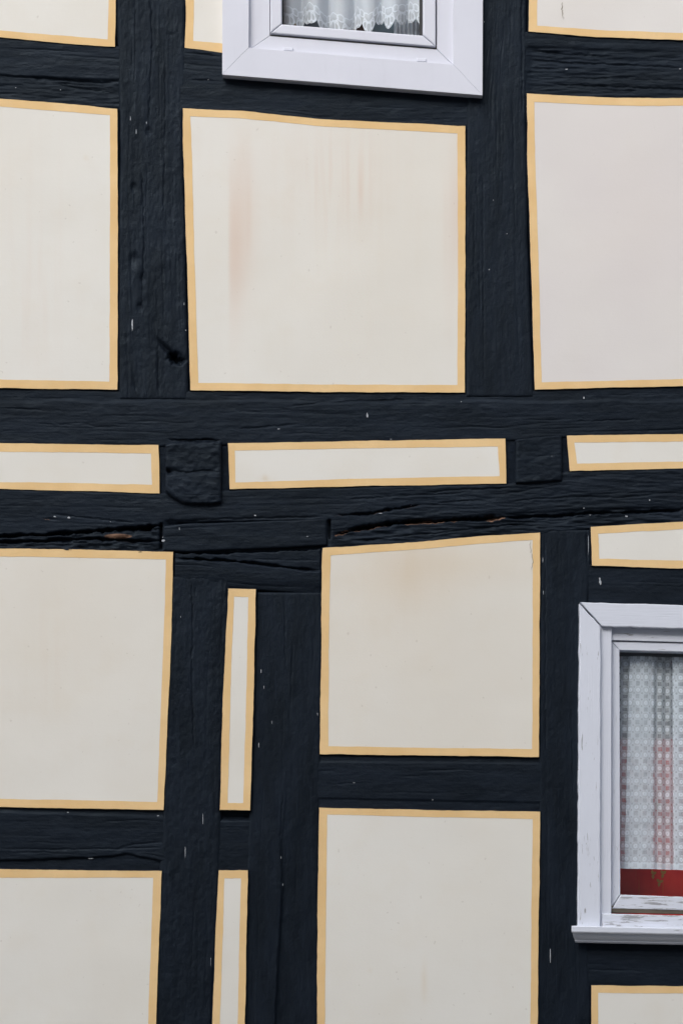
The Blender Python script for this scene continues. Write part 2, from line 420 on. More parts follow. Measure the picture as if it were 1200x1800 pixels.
timber('post', [(204, -1150), (207, 0), (213, 200), (211, 500), (211, 704)], [(326, -1150), (324, 85), (321, 210), (322, 330), (328, 600), (330, 704)],
       False, .0115, mod=mod_post1, lump=1.1, checks=2.2, grain=1.5, ends=(False, True), edge=7,
       cracks=[([(266, 0), (268, 90), (262, 230)], 1.3, .008), ([(250, 300), (255, 420), (248, 560)], 1.2, .007), ([(292, 110), (288, 380)], 1.0, .005),
               ([(279, 600), (280, 704)], 1.5, .007), ([(240, -300), (238, 160)], 1, .005), ([(238, 660), (240, 704)], 1.6, .008)],
       splash=[(233, 571, 2.0, 15), (327, 581, 1.5, 1.5), (235, 681, 1.2, 5), (240, 232, 1, 7), (226, 152, 2, 3), (230, 210, 1, 6), (324, 535, 1, 4), (320, 618, 2, 1.2), (258, 217, 1, 4)])
timber('post', [(850, -1150), (846, 0), (822, 180), (818, 420), (819, 700)], [(930, -1150), (923, 0), (922, 200), (925, 420), (936, 700)],
       False, .012, checks=1.4, grain=.8, ends=(False, True), edge=8,
       cracks=[([(900, 180), (905, 420)], .9, .003), ([(848, 300), (850, 690)], .9, .003), ([(917, -100), (917, 210)], 1.6, .006)],
       splash=[(866, 353, 1, 1.5), (859, 475, 1.5, 1.5), (892, 494, 2, 1), (890, 412, 1.5, 1), (876, 520, .8, .8), (850, 40, 1, 2)])

# ---- rails of the upper storey
def mod_h1(PX, PY, h, wood):
    t = sstep(-2, 4, PY - (134 + .03 * PX)); return h - .005 * t + t * .0025 * fbm(PX / 30, PY / 3, 3, 4)
timber('rail', [(-900, 30), (-235, 40), (0, 65), (110, 76), (210, 84)], [(-900, 150), (-235, 160), (0, 178), (100, 184), (210, 194)], True, .011, mod=mod_h1, checks=2.0, grain=1.4,
       cracks=[([(-60, 130), (60, 137), (140, 143), (209, 147)], 1.7, .008), ([(90, 148), (209, 165)], 1.4, .006), ([(0, 85), (140, 92)], 1, .004)],
       splash=[(107, 158, 1.5, 1.5), (28, 154, 2, 1), (205, 154, 1.2, 2)])
timber('rail', [(318, 84), (392, 93), (600, 120), (826, 150)], [(318, 195), (430, 199), (560, 213), (826, 227)], True, .010, checks=1.6, grain=1.1,
       cracks=[([(322, 93), (392, 101)], 1.5, .006), ([(330, 142), (392, 143)], 1.4, .006)], splash=[(366, 140, 2.5, 2)])
def mod_h1c(PX, PY, h, wood):
    t = sstep(920, 935, PX) * (1 - sstep(1000, 1300, PX)) ; y0 = PY - (PX - 922) * .03
    return h - t * sstep(80, 86, y0) * (.004 - .004 * fbm(PX / 40, PY / 4, 3, 9)) 
timber('rail', [(920, 58), (1060, 67), (1200, 71), (2100, 88)], [(920, 168), (1080, 175), (1200, 176), (2100, 186)], True, .010, mod=mod_h1c, checks=2.6, grain=1.3,
       cracks=[([(924, 88), (1000, 96), (1060, 98)], 1.8, .009), ([(924, 120), (990, 122)], 1.6, .007), ([(930, 106), (1040, 112), (1200, 120)], 1.2, .006),
               ([(960, 147), (1100, 155), (1230, 158)], 1.6, .007), ([(940, 135), (1180, 142)], 1.0, .005)], splash=[(995, 122, 4, 1), (1194, 122, 4, 1), (1190, 128, 3, .8)])
timber('rail', [(-900, -690), (2100, -680)], [(-900, -580), (2100, -570)], True, .010, fine=False)
timber('post', [(-345, -1150), (-340, 700)], [(-225, -1150), (-228, 700)], False, .012, fine=False)
timber('post', [(1490, -1150), (1484, 700)], [(1600, -1150), (1604, 700)], False, .012, fine=False)

# ---- the two long plates of the floor between the storeys
def mod_h2(PX, PY, h, wood):
    low = sstep(0, 6, PY - (703 + 5 * fbm(PX / 60, PX * 0, 2, 3))) ; top = (1 - low) * .0035
    return h - top * (PX > -3000)
timber('plate_beam', [(-900, 676), (0, 684), (207, 688), (816, 692), (936, 686), (1200, 681), (2100, 668)], [(-900, 776), (0, 781), (280, 784), (400, 782), (640, 778), (887, 774), (1000, 768), (1200, 764), (2100, 752)],
       True, .0125, mod=mod_h2, checks=2.0, grain=1.1, edge=6,
       cracks=[([(395, 757), (450, 753), (530, 746)], 1.3, .005, .4), ([(500, 717), (560, 709), (720, 703)], 1.4, .005), ([(0, 718), (120, 724)], 1.1, .004), ([(832, 697), (890, 694)], 1.6, .006), ([(296, 774), (340, 776), (388, 775)], 1.9, .020),
               ([(1000, 741), (1130, 738)], 1, .004), ([(60, 745), (230, 752)], 1, .004)],
       splash=[(645, 731, 2.5, 6), (687, 773, 3, 1), (323, 722, 1.6, 3), (1025, 700, 2, 3), (405, 758, 4, .9), (490, 755, 4, .8), (810, 707, 1.2, 1.2)])
def mod_h3(PX, PY, h, wood):
    # lower lip on the left is rotted back, ragged splits on the right
    yl = np.interp(PX, [-900, 0, 100, 200, 283, 290], [945, 943, 940, 932, 924, 924])
    t = sstep(-1, 4, PY - yl) * (1 - sstep(282, 286, PX)); h = h - t * (.003 - .008 * fbm(PX / 22, PY / 4, 4, 21))
    m_ = sstep(286, 300, PX) * (1 - sstep(570, 580, PX)) * sstep(914, 922, PY); h = h - m_ * .012
    yr = np.interp(PX, [578, 700, 880, 1000, 1200, 1900], [935, 914, 904, 896, 890, 880])
    r = sstep(578, 600, PX) * sstep(-2, 3, PY - yr); h = h - r * (.004 - .006 * fbm(PX / 34, PY / 4.5, 3, 23))
    up = sstep(640, 700, PX); h = h + up * .0022 * fbm(PX / 28, PY / 3.2, 3, 25) * (1 - r)
    h = h - .035 * np.exp(-((PX - 579) / 2.0) ** 4) * sstep(912, 917, PY) * (1 - sstep(944, 950, PY)) - .03 * np.exp(-((PX - 284) / 1.7) ** 4) * sstep(918, 924, PY) * (1 - sstep(962, 968, PY))
    pk = np.exp(-(((PX - 208) / 26) ** 2 + ((PY - 943) / 4.5) ** 2) ** 2); wood[:] = np.maximum(wood, pk)
    return h
timber('plate_beam', [(-900, 856), (0, 862), (281, 869), (404, 863), (889, 852), (1000, 830), (1200, 825), (2100, 800)],
       [(-900, 960), (0, 967), (305, 973), (567, 966), (750, 954), (850, 944), (948, 938), (1037, 928), (1200, 919), (2100, 890)], True, .0135, mod=mod_h3, checks=2.6, grain=1.3, edge=6,
       cracks=[([(-300, 949), (0, 943), (90, 940), (170, 934), (283, 925)], 2.1, .026, .12), ([(-100, 957), (60, 952), (160, 947), (280, 953)], 2.1, .016, .4),
               ([(235, 934), (286, 924)], 3.4, .03), ([(588, 940), (640, 928), (700, 920), (800, 914), (888, 910)], 2.6, .022, .9), ([(600, 934), (680, 921), (760, 914)], 2.0, .013, .9),
               ([(588, 906), (640, 905), (740, 888)], 1.8, .012, .5), ([(655, 903), (695, 893)], 2.0, .010, .9), ([(880, 911), (1000, 906), (1040, 903), (1200, 898)], 1.9, .013),
               ([(740, 868), (790, 862), (900, 858)], 1.3, .006), ([(600, 880), (720, 872), (830, 866)], 1.2, .006), ([(900, 881), (1010, 874), (1080, 876), (1200, 866)], 1.3, .006),
               ([(700, 893), (800, 882), (860, 878)], 1.3, .005), ([(90, 905), (160, 912), (240, 920)], 1.5, .006), ([(560, 905), (590, 903)], 1.4, .006), ([(70, 910), (110, 917)], 2.0, .006, .6),
               ([(620, 952), (760, 938), (930, 920)], 1.2, .007), ([(283, 917), (400, 913), (570, 909)], 1.3, .007)],
       splash=[(122, 911, 5, 2.4), (97, 909, 4, 1.5), (293, 911, 2, 3), (449, 907, 3, 2), (786, 872, 4, 5), (722, 888, 1.5, 2), (1036, 906, 2, 1.2), (1084, 904, 5, 3), (1100, 908, 4, 2), (985, 901, 1.5, 1.5),
               (195, 918, 1.2, 1.2), (1025, 894, 2, 1), (562, 928, 1.6, 3), (536, 944, 3, 1), (550, 944, 3, 1), (1140, 880, 2, 2), (288, 945, 4, 2), (420, 956, 3, 1.5), (668, 903, 6, .9)])
def mod_patch(PX, PY, h, wood): return h + .0015 * fbm(PX / 60, PY / 14, 3, 31)
timber('patch_plank', [(286, 924), (330, 920), (470, 915), (576, 911)], [(286, 970), (330, 972), (470, 966), (576, 961)], True, .0150, ext=0, mod=mod_patch, checks=.6, grain=.5, ends=(True, True), edge=4,
       splash=[(316, 931, 1, 4), (287, 951, 5, 3), (294, 958, 5, 1.5), (540, 944, 3, 1), (552, 943, 3, 1)])
# ---- joist ends between the plates
def mod_joist(PX, PY, h, wood):
    h = h - .020 * np.exp(-(((PX - 297) / 6) ** 2 + ((PY - 831) / 5) ** 2)) + .004 * sstep(826, 840, PY)
    return h + .0022 * fbm(PX / 14, PY / 12, 3, 71)
timber('joist_end', [(290, 778), (340, 777), (391, 777)], [(292, 868), (304, 878), (318, 886), (350, 889), (380, 886), (394, 884)], True, .026, ext=0, mod=mod_joist, lump=1.8, checks=.5, grain=1.2,
       ends=(True, True), edge=6, rag=3.0, wob=2, cracks=[([(288, 829), (330, 833), (355, 830), (393, 832)], 1.5, .009)])
timber('joist_end', [(903, 772), (940, 768), (988, 765)], [(906, 853), (940, 851), (998, 846)], True, .0235, ext=0, lump=1.6, checks=1.2, grain=1.4, ends=(True, True), edge=4, rag=1.5,
       splash=[(990, 780, .9, 10), (995, 835, .9, 9), (921, 777, 1.4, 1.8), (968, 804, 1, 1)])
timber('joist_end', [(-330, 776), (-235, 775)], [(-330, 862), (-235, 861)], True, .02, ext=0, ends=(True, True), fine=False)
timber('joist_end', [(1500, 760), (1595, 758)], [(1500, 828), (1595, 826)], True, .02, ext=0, ends=(True, True), fine=False)

# ---- lower storey
def mod_cap(PX, PY, h, wood):
    yc = np.interp(PX, [310, 400, 480, 566], [983, 986, 995, 1004]); t = sstep(-1.5, 2, PY - yc)
    h = h + .004 * t
    return h - .010 * sstep(0, 45, PY - np.interp(PX, [310, 440, 566], [1005, 1012, 1018])) 
timber('cap_piece', [(306, 968), (400, 967), (566, 962)], [(306, 1019), (350, 1020), (400, 1034), (470, 1040), (566, 1048)], True, .0105, ext=0, mod=mod_cap, checks=1.0, grain=.8, ends=(True, True), edge=3,
       cracks=[([(306, 972), (400, 971), (566, 963)], 2.2, .02), ([(311, 982), (400, 986), (480, 995), (566, 1004)], 2.0, .014), ([(440, 984), (566, 985)], 1, .004)],
       splash=[(405, 970, 6, 1), (455, 968, 9, 1), (500, 967, 7, .9), (350, 974, 5, .9)])
timber('post', [(303, 1012), (302, 1080), (297, 1200), (290, 1424), (283, 1540), (275, 1800), (262, 2300)], [(403, 1012), (402, 1060), (396, 1160), (390, 1340), (387, 1430), (382, 1600), (372, 1800), (352, 2300)],
       False, .012, lump=1.15, checks=.9, grain=.8, ends=(True, False), edge=9,
       cracks=[([(338, 1020), (339, 1100), (338, 1200), (342, 1320)], 1.3, .006), ([(346, 1024), (342, 1060)], 1.4, .004)],
       splash=[(357, 1440, .8, 17), (326, 1497, .8, 14), (305, 1514, .7, 4), (371, 1690, .7, 12), (388, 1215, 1, 3), (318, 1085, 1, 2)])
def mod_v2(PX, PY, h, wood):
    xs = np.interp(PY, [1300, 1400, 1480, 1560, 1800, 2300], [503, 501, 493, 496, 483, 470])
    t = sstep(-1, 3, PX - xs) * sstep(1330, 1620, PY); return h - .011 * t
timber('post', [(452, 1040), (447, 1200), (441, 1430), (436, 1530), (433, 1620), (431, 1800), (425, 2300)], [(566, 1040), (564, 1120), (561, 1330), (560, 1420), (558, 1600), (557, 1800), (553, 2300)],
       False, .0105, mod=mod_v2, checks=.9, grain=.7, ends=(True, False), edge=7,
       cracks=[([(500, 1045), (502, 1180)], 1, .004), ([(498, 1390), (493, 1480), (496, 1560), (489, 1680), (484, 1800)], 1.2, .006)],
       splash=[(455, 1310, 1.4, 6), (459, 1180, 1, 5), (502, 1100, .8, 8), (464, 1208, 1, 5), (503, 1428, 1.2, 3.5), (494, 1508, .9, 4), (497, 1555, .9, 4), (484, 1682, .9, 6), (478, 1270, .8, 4), (450, 1500, 1.2, 4), (558, 1255, .8, 5)])
timber('post', [(951, 930), (949, 1100), (948, 1330), (949, 1430), (945, 1800), (940, 2300)], [(1036, 918), (1035, 1000), (1030, 1060), (1026, 1400), (1030, 1660), (1036, 1740), (1036, 2300)],
       False, .010, checks=.9, grain=.8, ends=(True, False), edge=7,
       cracks=[([(957, 940), (958, 1320)], 1.2, .004), ([(1031, 925), (1032, 1000)], 1.5, .006), ([(1034, 1662), (1035, 1735)], 1.4, .005)],
       splash=[(953, 985, .8, 8), (954, 1042, .8, 6), (954, 1396, 1.2, 5), (966, 1680, 1.2, 22), (962, 1750, .8, 18), (1033, 960, .8, 25)])
def mod_h4(PX, PY, h, wood):
    yl = np.interp(PX, [-900, 0, 150, 200, 222, 250, 295], [1508, 1512, 1507, 1504, 1500, 1506, 1514]) + 2 * fbm(PX / 14, PX * 0, 2, 41)
    h = h - .007 * sstep(-1, 3, PY - yl)
    return h - .004 * (1 - sstep(-2, 2, PY - np.interp(PX, [-900, 0, 285], [1422, 1427, 1435])))
timber('rail', [(-900, 1408), (0, 1418), (290, 1424)], [(-900, 1522), (0, 1531), (286, 1533)], True, .0105, mod=mod_h4, checks=1.6, grain=1.1,
       cracks=[([(0, 1492), (140, 1493), (290, 1490)], 1.1, .004), ([(200, 1492), (240, 1484), (292, 1480)], 1.2, .005), ([(250, 1500), (292, 1508)], 1.3, .005)],
       splash=[(278, 1434, 3, 1.2), (120, 1428, 3, 1), (105, 1510, 5, .8), (160, 1509, 8, .9), (190, 1508, 5, .7)])
timber('rail', [(383, 1424), (446, 1424)], [(381, 1533), (440, 1533)], True, .0085, checks=.8, grain=.7, edge=3,
       mod=lambda PX, PY, h, wood: h - .012 * (1 - sstep(1436, 1445, PY)))
def mod_h6(PX, PY, h, wood): return h - .003 * sstep(-1, 3, PY - np.interp(PX, [560, 950], [1402, 1410])) - .003 * (1 - sstep(-1, 3, PY - np.interp(PX, [560, 950], [1338, 1341])))
timber('rail', [(558, 1327), (950, 1331)], [(556, 1421), (952, 1429)], True, .0095, mod=mod_h6, checks=1.0, grain=.7,
       cracks=[([(570, 1380), (640, 1377)], .9, .003), ([(700, 1365), (790, 1362)], .9, .003)], splash=[(760, 1406, 1, 2), (622, 1376, 3, .7)])
timber('rail', [(1033, 994), (1200, 999), (2100, 1010)], [(1026, 1072), (1200, 1078), (2100, 1092)], True, .009, checks=1.0, grain=.8, splash=[(1054, 1024, 3, 7), (1053, 1018, 2, 4)])
timber('rail', [(1030, 1640), (1200, 1645), (2100, 1660)], [(1032, 1733), (1200, 1735), (2100, 1742)], True, .009, checks=1.2, grain=.9, cracks=[([(1040, 1668), (1160, 1671)], 1.0, .004)])
timber('post', [(-340, 960), (-350, 2300)], [(-235, 960), (-245, 2300)], False, .012, fine=False)
timber('post', [(1490, 930), (1490, 2300)], [(1600, 930), (1600, 2300)], False, .012, fine=False)
timber('sole_beam', [(-900, 2290), (2100, 2290)], [(-900, 2415), (2100, 2415)], True, .018, fine=False)

# ------------------------------------------------------------------ plaster panels with painted borders
def dens(P, n):
    P = np.array(P, float); d = np.r_[0, np.cumsum(np.hypot(*np.diff(P, axis=0).T))]; t = np.linspace(0, d[-1], n)
    # rounded interpolation keeps the hand-drawn line soft
    return np.stack([np.interp(t, d, P[:, 0]), np.interp(t, d, P[:, 1])], 1)
def smooth_line(P):
    Q = P.copy()
    for _ in range(6): Q[1:-1] = (Q[:-2] + 2 * Q[1:-1] + Q[2:]) / 4
    return Q
def coons(T, B, L, R):
    n, m = len(T), len(L); s = np.linspace(0, 1, n)[:, None, None]; t = np.linspace(0, 1, m)[None, :, None]
    T_, B_ = T[:, None], B[:, None]; L_, R_ = L[None], R[None]
    return (1 - t) * T_ + t * B_ + (1 - s) * L_ + s * R_ - ((1 - s) * (1 - t) * T[0] + s * (1 - t) * T[-1] + (1 - s) * t * B[0] + s * t * B[-1])
def und(PX, PY, k):                                        # trowelled unevenness of a panel
    return .0022 * fbm(PX / 150 + k * 3.1, PY / 150, 2, 60 + k) + .0006 * fbm(PX / 45, PY / 45, 2, 80 + k)
PN = [0]
def panel(T, R, B, L, iT, iR, iB, iL, D=.014, stain=None, step=4.0, cracks=(), cool=0.0):
    """sides as point lists: T, B left to right; L, R top to bottom; i* the inner edge of the border"""
    PN[0] += 1; k = PN[0]
    ln = lambda P: float(np.hypot(*np.diff(np.array(P, float), axis=0).T).sum())
    n = max(6, int(max(ln(T), ln(B)) / step)); m = max(6, int(max(ln(L), ln(R)) / step))
    def wobble(P, q, a):
        n_ = len(P); t = np.arange(n_) * step; d = a * fbm(t / 38, t * 0 + q, 3, k + q) + a * .35 * fbm(t / 9, t * 0 + q, 2, k + q + 9)
        f = np.minimum(1, np.minimum(np.arange(n_), np.arange(n_)[::-1]) / 4.0); d = d * f
        tg = np.gradient(P, axis=0); nn = np.stack([-tg[:, 1], tg[:, 0]], 1); nn /= np.linalg.norm(nn, axis=1)[:, None] + 1e-9
        return P + nn * d[:, None]
    sides = [wobble(smooth_line(dens(P, c)), i, 1.0) for i, (P, c) in enumerate(((T, n), (B, n), (L, m), (R, m)))]
    t, b, l, r = sides
    l[0] = t[0]; l[-1] = b[0]; r[0] = t[-1]; r[-1] = b[-1]
    G = coons(t, b, l, r); PX, PY = G[..., 0], G[..., 1]
    y = -D - und(PX, PY, k) + .006
    V = np.stack([X(PX), y, Z(PY)], -1).reshape(-1, 3); F = grid_faces(n, m)
    at = {'rust': np.zeros(n * m), 'ochre': np.zeros(n * m), 'cool': cool * (.8 + .4 * fbm(PX / 160, PY / 160, 3, 33)).ravel()}
    if stain:
        ru, oc = stain(PX, PY); at['rust'] = np.broadcast_to(ru, PX.shape).ravel(); at['ochre'] = np.broadcast_to(oc, PX.shape).ravel()
    # rim: the rounded edge of the plaster, painted black with the timber
    id_ = np.arange(n * m).reshape(n, m)
    ring = np.concatenate([id_[:, 0], id_[-1, 1:], id_[-2::-1, -1], id_[0, -2:0:-1]])
    c = np.array([PX.mean(), PY.mean()]); rp = G.reshape(-1, 2)[ring]; yr = y.ravel()[ring]; N = len(ring)
    tg = np.roll(rp, -1, 0) - np.roll(rp, 1, 0); nn = np.stack([tg[:, 1], -tg[:, 0]], 1); nn /= np.linalg.norm(nn, axis=1)[:, None] + 1e-9
    rim, base = [], len(V); jit = .8 + .8 * fbm(np.arange(N) / 5.0, np.zeros(N), 3, k + 40)
    for o_, dy in ((1.0, .0012), (2.1, .0045), (2.8, .02)):
        q = rp + nn * (o_ * np.clip(jit, .4, 1.6))[:, None]; rim.append(np.stack([X(q[:, 0]), yr + dy, Z(q[:, 1])], 1))
    V2 = np.concatenate([V] + rim); prev = ring; FF = [F]; mi = [np.zeros(len(F), int)]
    for s_ in range(3):
        cur = base + s_ * N + np.arange(N); FF.append(np.stack([prev, np.roll(prev, -1), np.roll(cur, -1), cur], 1)); mi.append(np.ones(N, int)); prev = cur
    z = np.zeros(3 * N); at = {a_: np.concatenate([v_, z]) for a_, v_ in at.items()}; at['wood'] = np.zeros(len(V2))
    uv = np.stack([V2[:, 0], V2[:, 2]], 1)
    o = link('plaster_panel', mesh_np('plaster_panel', V2, np.concatenate(FF), uv, at, True, np.concatenate(mi)), [M['plaster'], M['black']], house)
    # border
    inn = [wobble(smooth_line(dens(P, c)), i + 20, .9) for i, (P, c) in enumerate(((iT, n), (iB, n), (iL, m), (iR, m)))]
    t2, b2, l2, r2 = inn; l2[0] = t2[0]; l2[-1] = b2[0]; r2[0] = t2[-1]; r2[-1] = b2[-1]
    OUT = np.concatenate([t, r[1:], b[-2::-1], l[-2:0:-1]]); INN = np.concatenate([t2, r2[1:], b2[-2::-1], l2[-2:0:-1]])
    N = len(OUT); rows = 6; VV = []
    for q in range(rows):
        s_ = q / (rows - 1); P = OUT * (1 - s_) + INN * s_; yy = -D - und(P[:, 0], P[:, 1], k) + .006 - .0005
        VV.append(np.stack([X(P[:, 0]), yy, Z(P[:, 1])], 1))
    FF = []
    for q in range(rows - 1):
        a_ = q * N + np.arange(N); FF.append(np.stack([a_, np.roll(a_, -1), np.roll(a_, -1) + N, a_ + N], 1)[:, ::-1])
    link('painted_border', mesh_np('painted_border', np.concatenate(VV), np.concatenate(FF), None, None, True), M['yellow'], o)
    for cp, cw in cracks:
        P = dens(cp, 14); P[1:-1] += RNG.uniform(-1.2, 1.2, (12, 2)); ww = cw * np.sin(np.linspace(.25, np.pi - .15, 14)) * RNG.uniform(.5, 1.1, 14)
        yy = -D - und(P[:, 0], P[:, 1], k) + .006 - .0014
        A = np.stack([X(P[:, 0] - ww), yy, Z(P[:, 1])], 1); B2 = np.stack([X(P[:, 0] + ww), yy, Z(P[:, 1] + .5)], 1)
        ii = np.arange(13); link('hairline_crack', mesh_np('hairline_crack', np.concatenate([A, B2]), np.stack([ii, ii + 1, ii + 15, ii + 14], 1)), M['crack'], o)
    return o
def blob(PX, PY, cx, cy, rx, ry, p=1.0): return np.exp(-((((PX - cx) / rx) ** 2 + ((PY - cy) / ry) ** 2) ** p))
def streaks(PX, PY, f=9, s=0): return sstep(-.25, .55, fbm(PX / f, PY / 210, 3, 90 + s))
LX, RX, TY, BY = -222, 1482, -566, 2286     # where the next posts and rails stand outside the picture
def quad_in(a, b, c, d, w_=13):             # inner edge for a panel outside the picture
    return [(a[0] + w_, a[1] + w_), (b[0] - w_, b[1] + w_)], [(b[0] - w_, b[1] + w_), (c[0] - w_, c[1] - w_)], [(d[0] + w_, d[1] - w_), (c[0] - w_, c[1] - w_)], [(a[0] + w_, a[1] + w_), (d[0] + w_, d[1] - w_)]
def simple(x0, y0, x1, y1):
    a, b, c, d = (x0, y0), (x1, y0), (x1, y1), (x0, y1); i = quad_in(a, b, c, d)
    panel([a, b], [b, c], [d, c], [a, d], i[0], i[1], i[2], i[3], step=12)

# upper row, cut by the top of the picture
panel([(LX, TY), (204, TY)], [(204, TY), (204, 0), (203, 84)], [(LX, 48), (0, 67), (110, 78), (203, 84)], [(LX, TY), (LX, 48)],
      [(LX + 13, TY + 13), (191, TY + 13)], [(191, TY + 13), (192, 0), (190, 71)], [(LX + 13, 36), (0, 55), (190, 71)], [(LX + 13, TY + 13), (LX + 13, 36)])
panel([(326, TY), (440, TY)], [(440, TY), (440, 98)], [(325, 85), (392, 94), (440, 98)], [(326, TY), (327, 30), (325, 85)],
      [(340, TY + 13), (430, TY + 13)], [(430, TY + 13), (430, 82)], [(340, 73), (390, 77), (430, 82)], [(340, TY + 13), (341, 30), (340, 73)], D=.010)
panel([(932, TY), (RX, TY)], [(RX, TY), (RX, 80)], [(928, 57), (1060, 68), (1200, 72), (RX, 80)], [(932, TY), (929, 0), (928, 57)],
      [(945, TY + 13), (RX - 13, TY + 13)], [(RX - 13, TY + 13), (RX - 13, 68)], [(943, 47), (1060, 55), (1200, 60), (RX - 13, 68)], [(945, TY + 13), (943, 0), (943, 47)],
      cracks=[([(987, 6), (986, 16), (989, 36)], 1.0)], cool=.6)
# middle row
panel([(LX, 162), (0, 175), (100, 182), (207, 193)], [(207, 193), (208, 400), (207, 686)], [(LX, 680), (0, 683), (207, 686)], [(LX, 162), (LX, 680)],
      [(LX + 13, 176), (0, 189), (194, 204)], [(194, 204), (194, 400), (193, 672)], [(LX + 13, 666), (0, 668), (193, 672)], [(LX + 13, 176), (LX + 13, 666)],
      stain=lambda x, y: (.10 * blob(x, y, 60, 480, 60, 200) * streaks(x, y), .25 * blob(x, y, 152, 279, 4, 4)))
def st5(x, y):
    s = .55 + .45 * streaks(x, y, 11, 1)
    r = .42 * blob(x, y, 424, 395, 26, 125, 1.2) * (.45 + .55 * s) * sstep(398, 406, x) + .25 * blob(x, y, 412, 470, 14, 110) * sstep(400, 405, x)
    r = r + .18 * blob(x, y, 600, 320, 75, 75) * streaks(x, y, 8, 2) + .28 * blob(x, y, 634, 335, 4, 45) + .34 * blob(x, y, 806, 375, 14, 120) + .22 * blob(x, y, 790, 420, 12, 150) * s
    r = r + .10 * blob(x, y, 560, 290, 200, 110) * s
    return r, .12 * blob(x, y, 640, 430, 190, 200) * (.3 + .7 * s)
panel([(322, 192), (430, 197), (560, 211), (817, 223)], [(817, 223), (817, 450), (816, 691)], [(335, 687), (560, 690), (816, 691)], [(322, 192), (322, 260), (325, 330), (330, 500), (335, 687)],
      [(335, 206), (430, 210), (560, 223), (803, 236)], [(803, 236), (804, 450), (803, 678)], [(349, 674), (560, 677), (803, 678)], [(335, 206), (338, 290), (343, 480), (349, 674)], stain=st5, step=3.2,
      cracks=())
panel([(925, 166), (1080, 174), (1200, 174), (RX, 180)], [(RX, 180), (RX, 674)], [(939, 686), (1100, 682), (1200, 680), (RX, 674)], [(925, 166), (926, 280), (932, 450), (939, 686)],
      [(938, 181), (1080, 187), (1200, 188), (RX - 13, 193)], [(RX - 13, 193), (RX - 13, 661)], [(951, 673), (1100, 670), (1200, 667), (RX - 13, 661)], [(938, 181), (940, 300), (945, 450), (951, 673)],
      stain=lambda x, y: (.06 * blob(x, y, 1120, 400, 120, 160), 0 * x), cool=.7)
# low panels between the plates
panel([(LX, 778), (0, 780), (200, 783), (279, 783)], [(279, 783), (281, 868)], [(LX, 854), (0, 860), (281, 868)], [(LX, 778), (LX, 854)],
      [(LX + 13, 792), (0, 795), (266, 798)], [(266, 798), (268, 853)], [(LX + 13, 842), (0, 848), (268, 853)], [(LX + 13, 792), (LX + 13, 842)])
panel([(401, 780), (640, 776), (887, 772)], [(887, 772), (889, 851)], [(404, 861), (640, 855), (889, 851)], [(401, 780), (404, 861)],
      [(413, 793), (640, 789), (874, 786)], [(874, 786), (877, 838)], [(414, 849), (640, 842), (877, 838)], [(413, 793), (414, 849)],
      stain=lambda x, y: (0 * x, .5 * blob(x, y, 466, 841, 5, 5) + .2 * blob(x, y, 466, 843, 14, 4)))
panel([(995, 767), (1200, 764), (RX, 760)], [(RX, 760), (RX, 818)], [(1000, 829), (1200, 824), (RX, 818)], [(995, 767), (1000, 829)],
      [(1008, 779), (1200, 777), (RX - 13, 773)], [(RX - 13, 773), (RX - 13, 806)], [(1013, 816), (1200, 812), (RX - 13, 806)], [(1008, 779), (1013, 816)])
# lower storey
panel([(LX, 958), (0, 965), (150, 967), (305, 971)], [(305, 971), (303, 1080), (298, 1200), (294, 1300), (288, 1424)], [(LX, 1410), (0, 1419), (288, 1424)], [(LX, 958), (LX, 1410)],
      [(LX + 13, 972), (0, 979), (292, 984)], [(292, 984), (290, 1080), (283, 1250), (277, 1410)], [(LX + 13, 1397), (0, 1404), (277, 1410)], [(LX + 13, 972), (LX + 13, 1397)],
      stain=lambda x, y: (.06 * blob(x, y, 90, 1130, 60, 130) * streaks(x, y), .12 * blob(x, y, 100, 1120, 170, 150) + .06))
panel([(402, 1036), (450, 1037)], [(450, 1037), (447, 1200), (440, 1425)], [(387, 1424), (440, 1425)], [(402, 1036), (396, 1150), (392, 1240), (389, 1350), (387, 1424)],
      [(412, 1050), (437, 1051)], [(437, 1051), (434, 1200), (428, 1412)], [(401, 1412), (428, 1412)], [(412, 1050), (408, 1150), (404, 1300), (401, 1412)], D=.022)
def stm(x, y):
    return .10 * blob(x, y, 720, 1010, 60, 50), .10 + .34 * blob(x, y, 715, 1005, 85, 70) * (.7 + .3 * streaks(x, y, 20, 4)) + .22 * blob(x, y, 650, 1100, 110, 130) * (.6 + .4 * fbm(x / 40, y / 40, 3, 7)) + .25 * blob(x, y, 830, 990, 120, 40)
panel([(567, 964), (620, 961), (750, 952), (850, 943), (948, 937)], [(948, 937), (947, 1150), (946, 1331)], [(562, 1326), (750, 1328), (946, 1331)], [(567, 964), (565, 1010), (565, 1100), (562, 1326)],
      [(581, 977), (750, 965), (850, 956), (935, 950)], [(935, 950), (935, 1150), (934, 1317)], [(577, 1312), (750, 1315), (934, 1317)], [(581, 977), (578, 1100), (577, 1312)], stain=stm, step=3.2,
      cracks=[([(931, 951), (930, 962), (936, 985), (933, 1004)], .6)])
panel([(LX, 1518), (0, 1528), (285, 1531)], [(285, 1531), (280, 1660), (275, 1800), (262, BY)], [(LX, BY), (262, BY)], [(LX, 1518), (LX, BY)],
      [(LX + 13, 1532), (0, 1543), (270, 1543)], [(270, 1543), (266, 1660), (261, 1800), (249, BY - 13)], [(LX + 13, BY - 13), (249, BY - 13)], [(LX + 13, 1532), (LX + 13, BY - 13)])
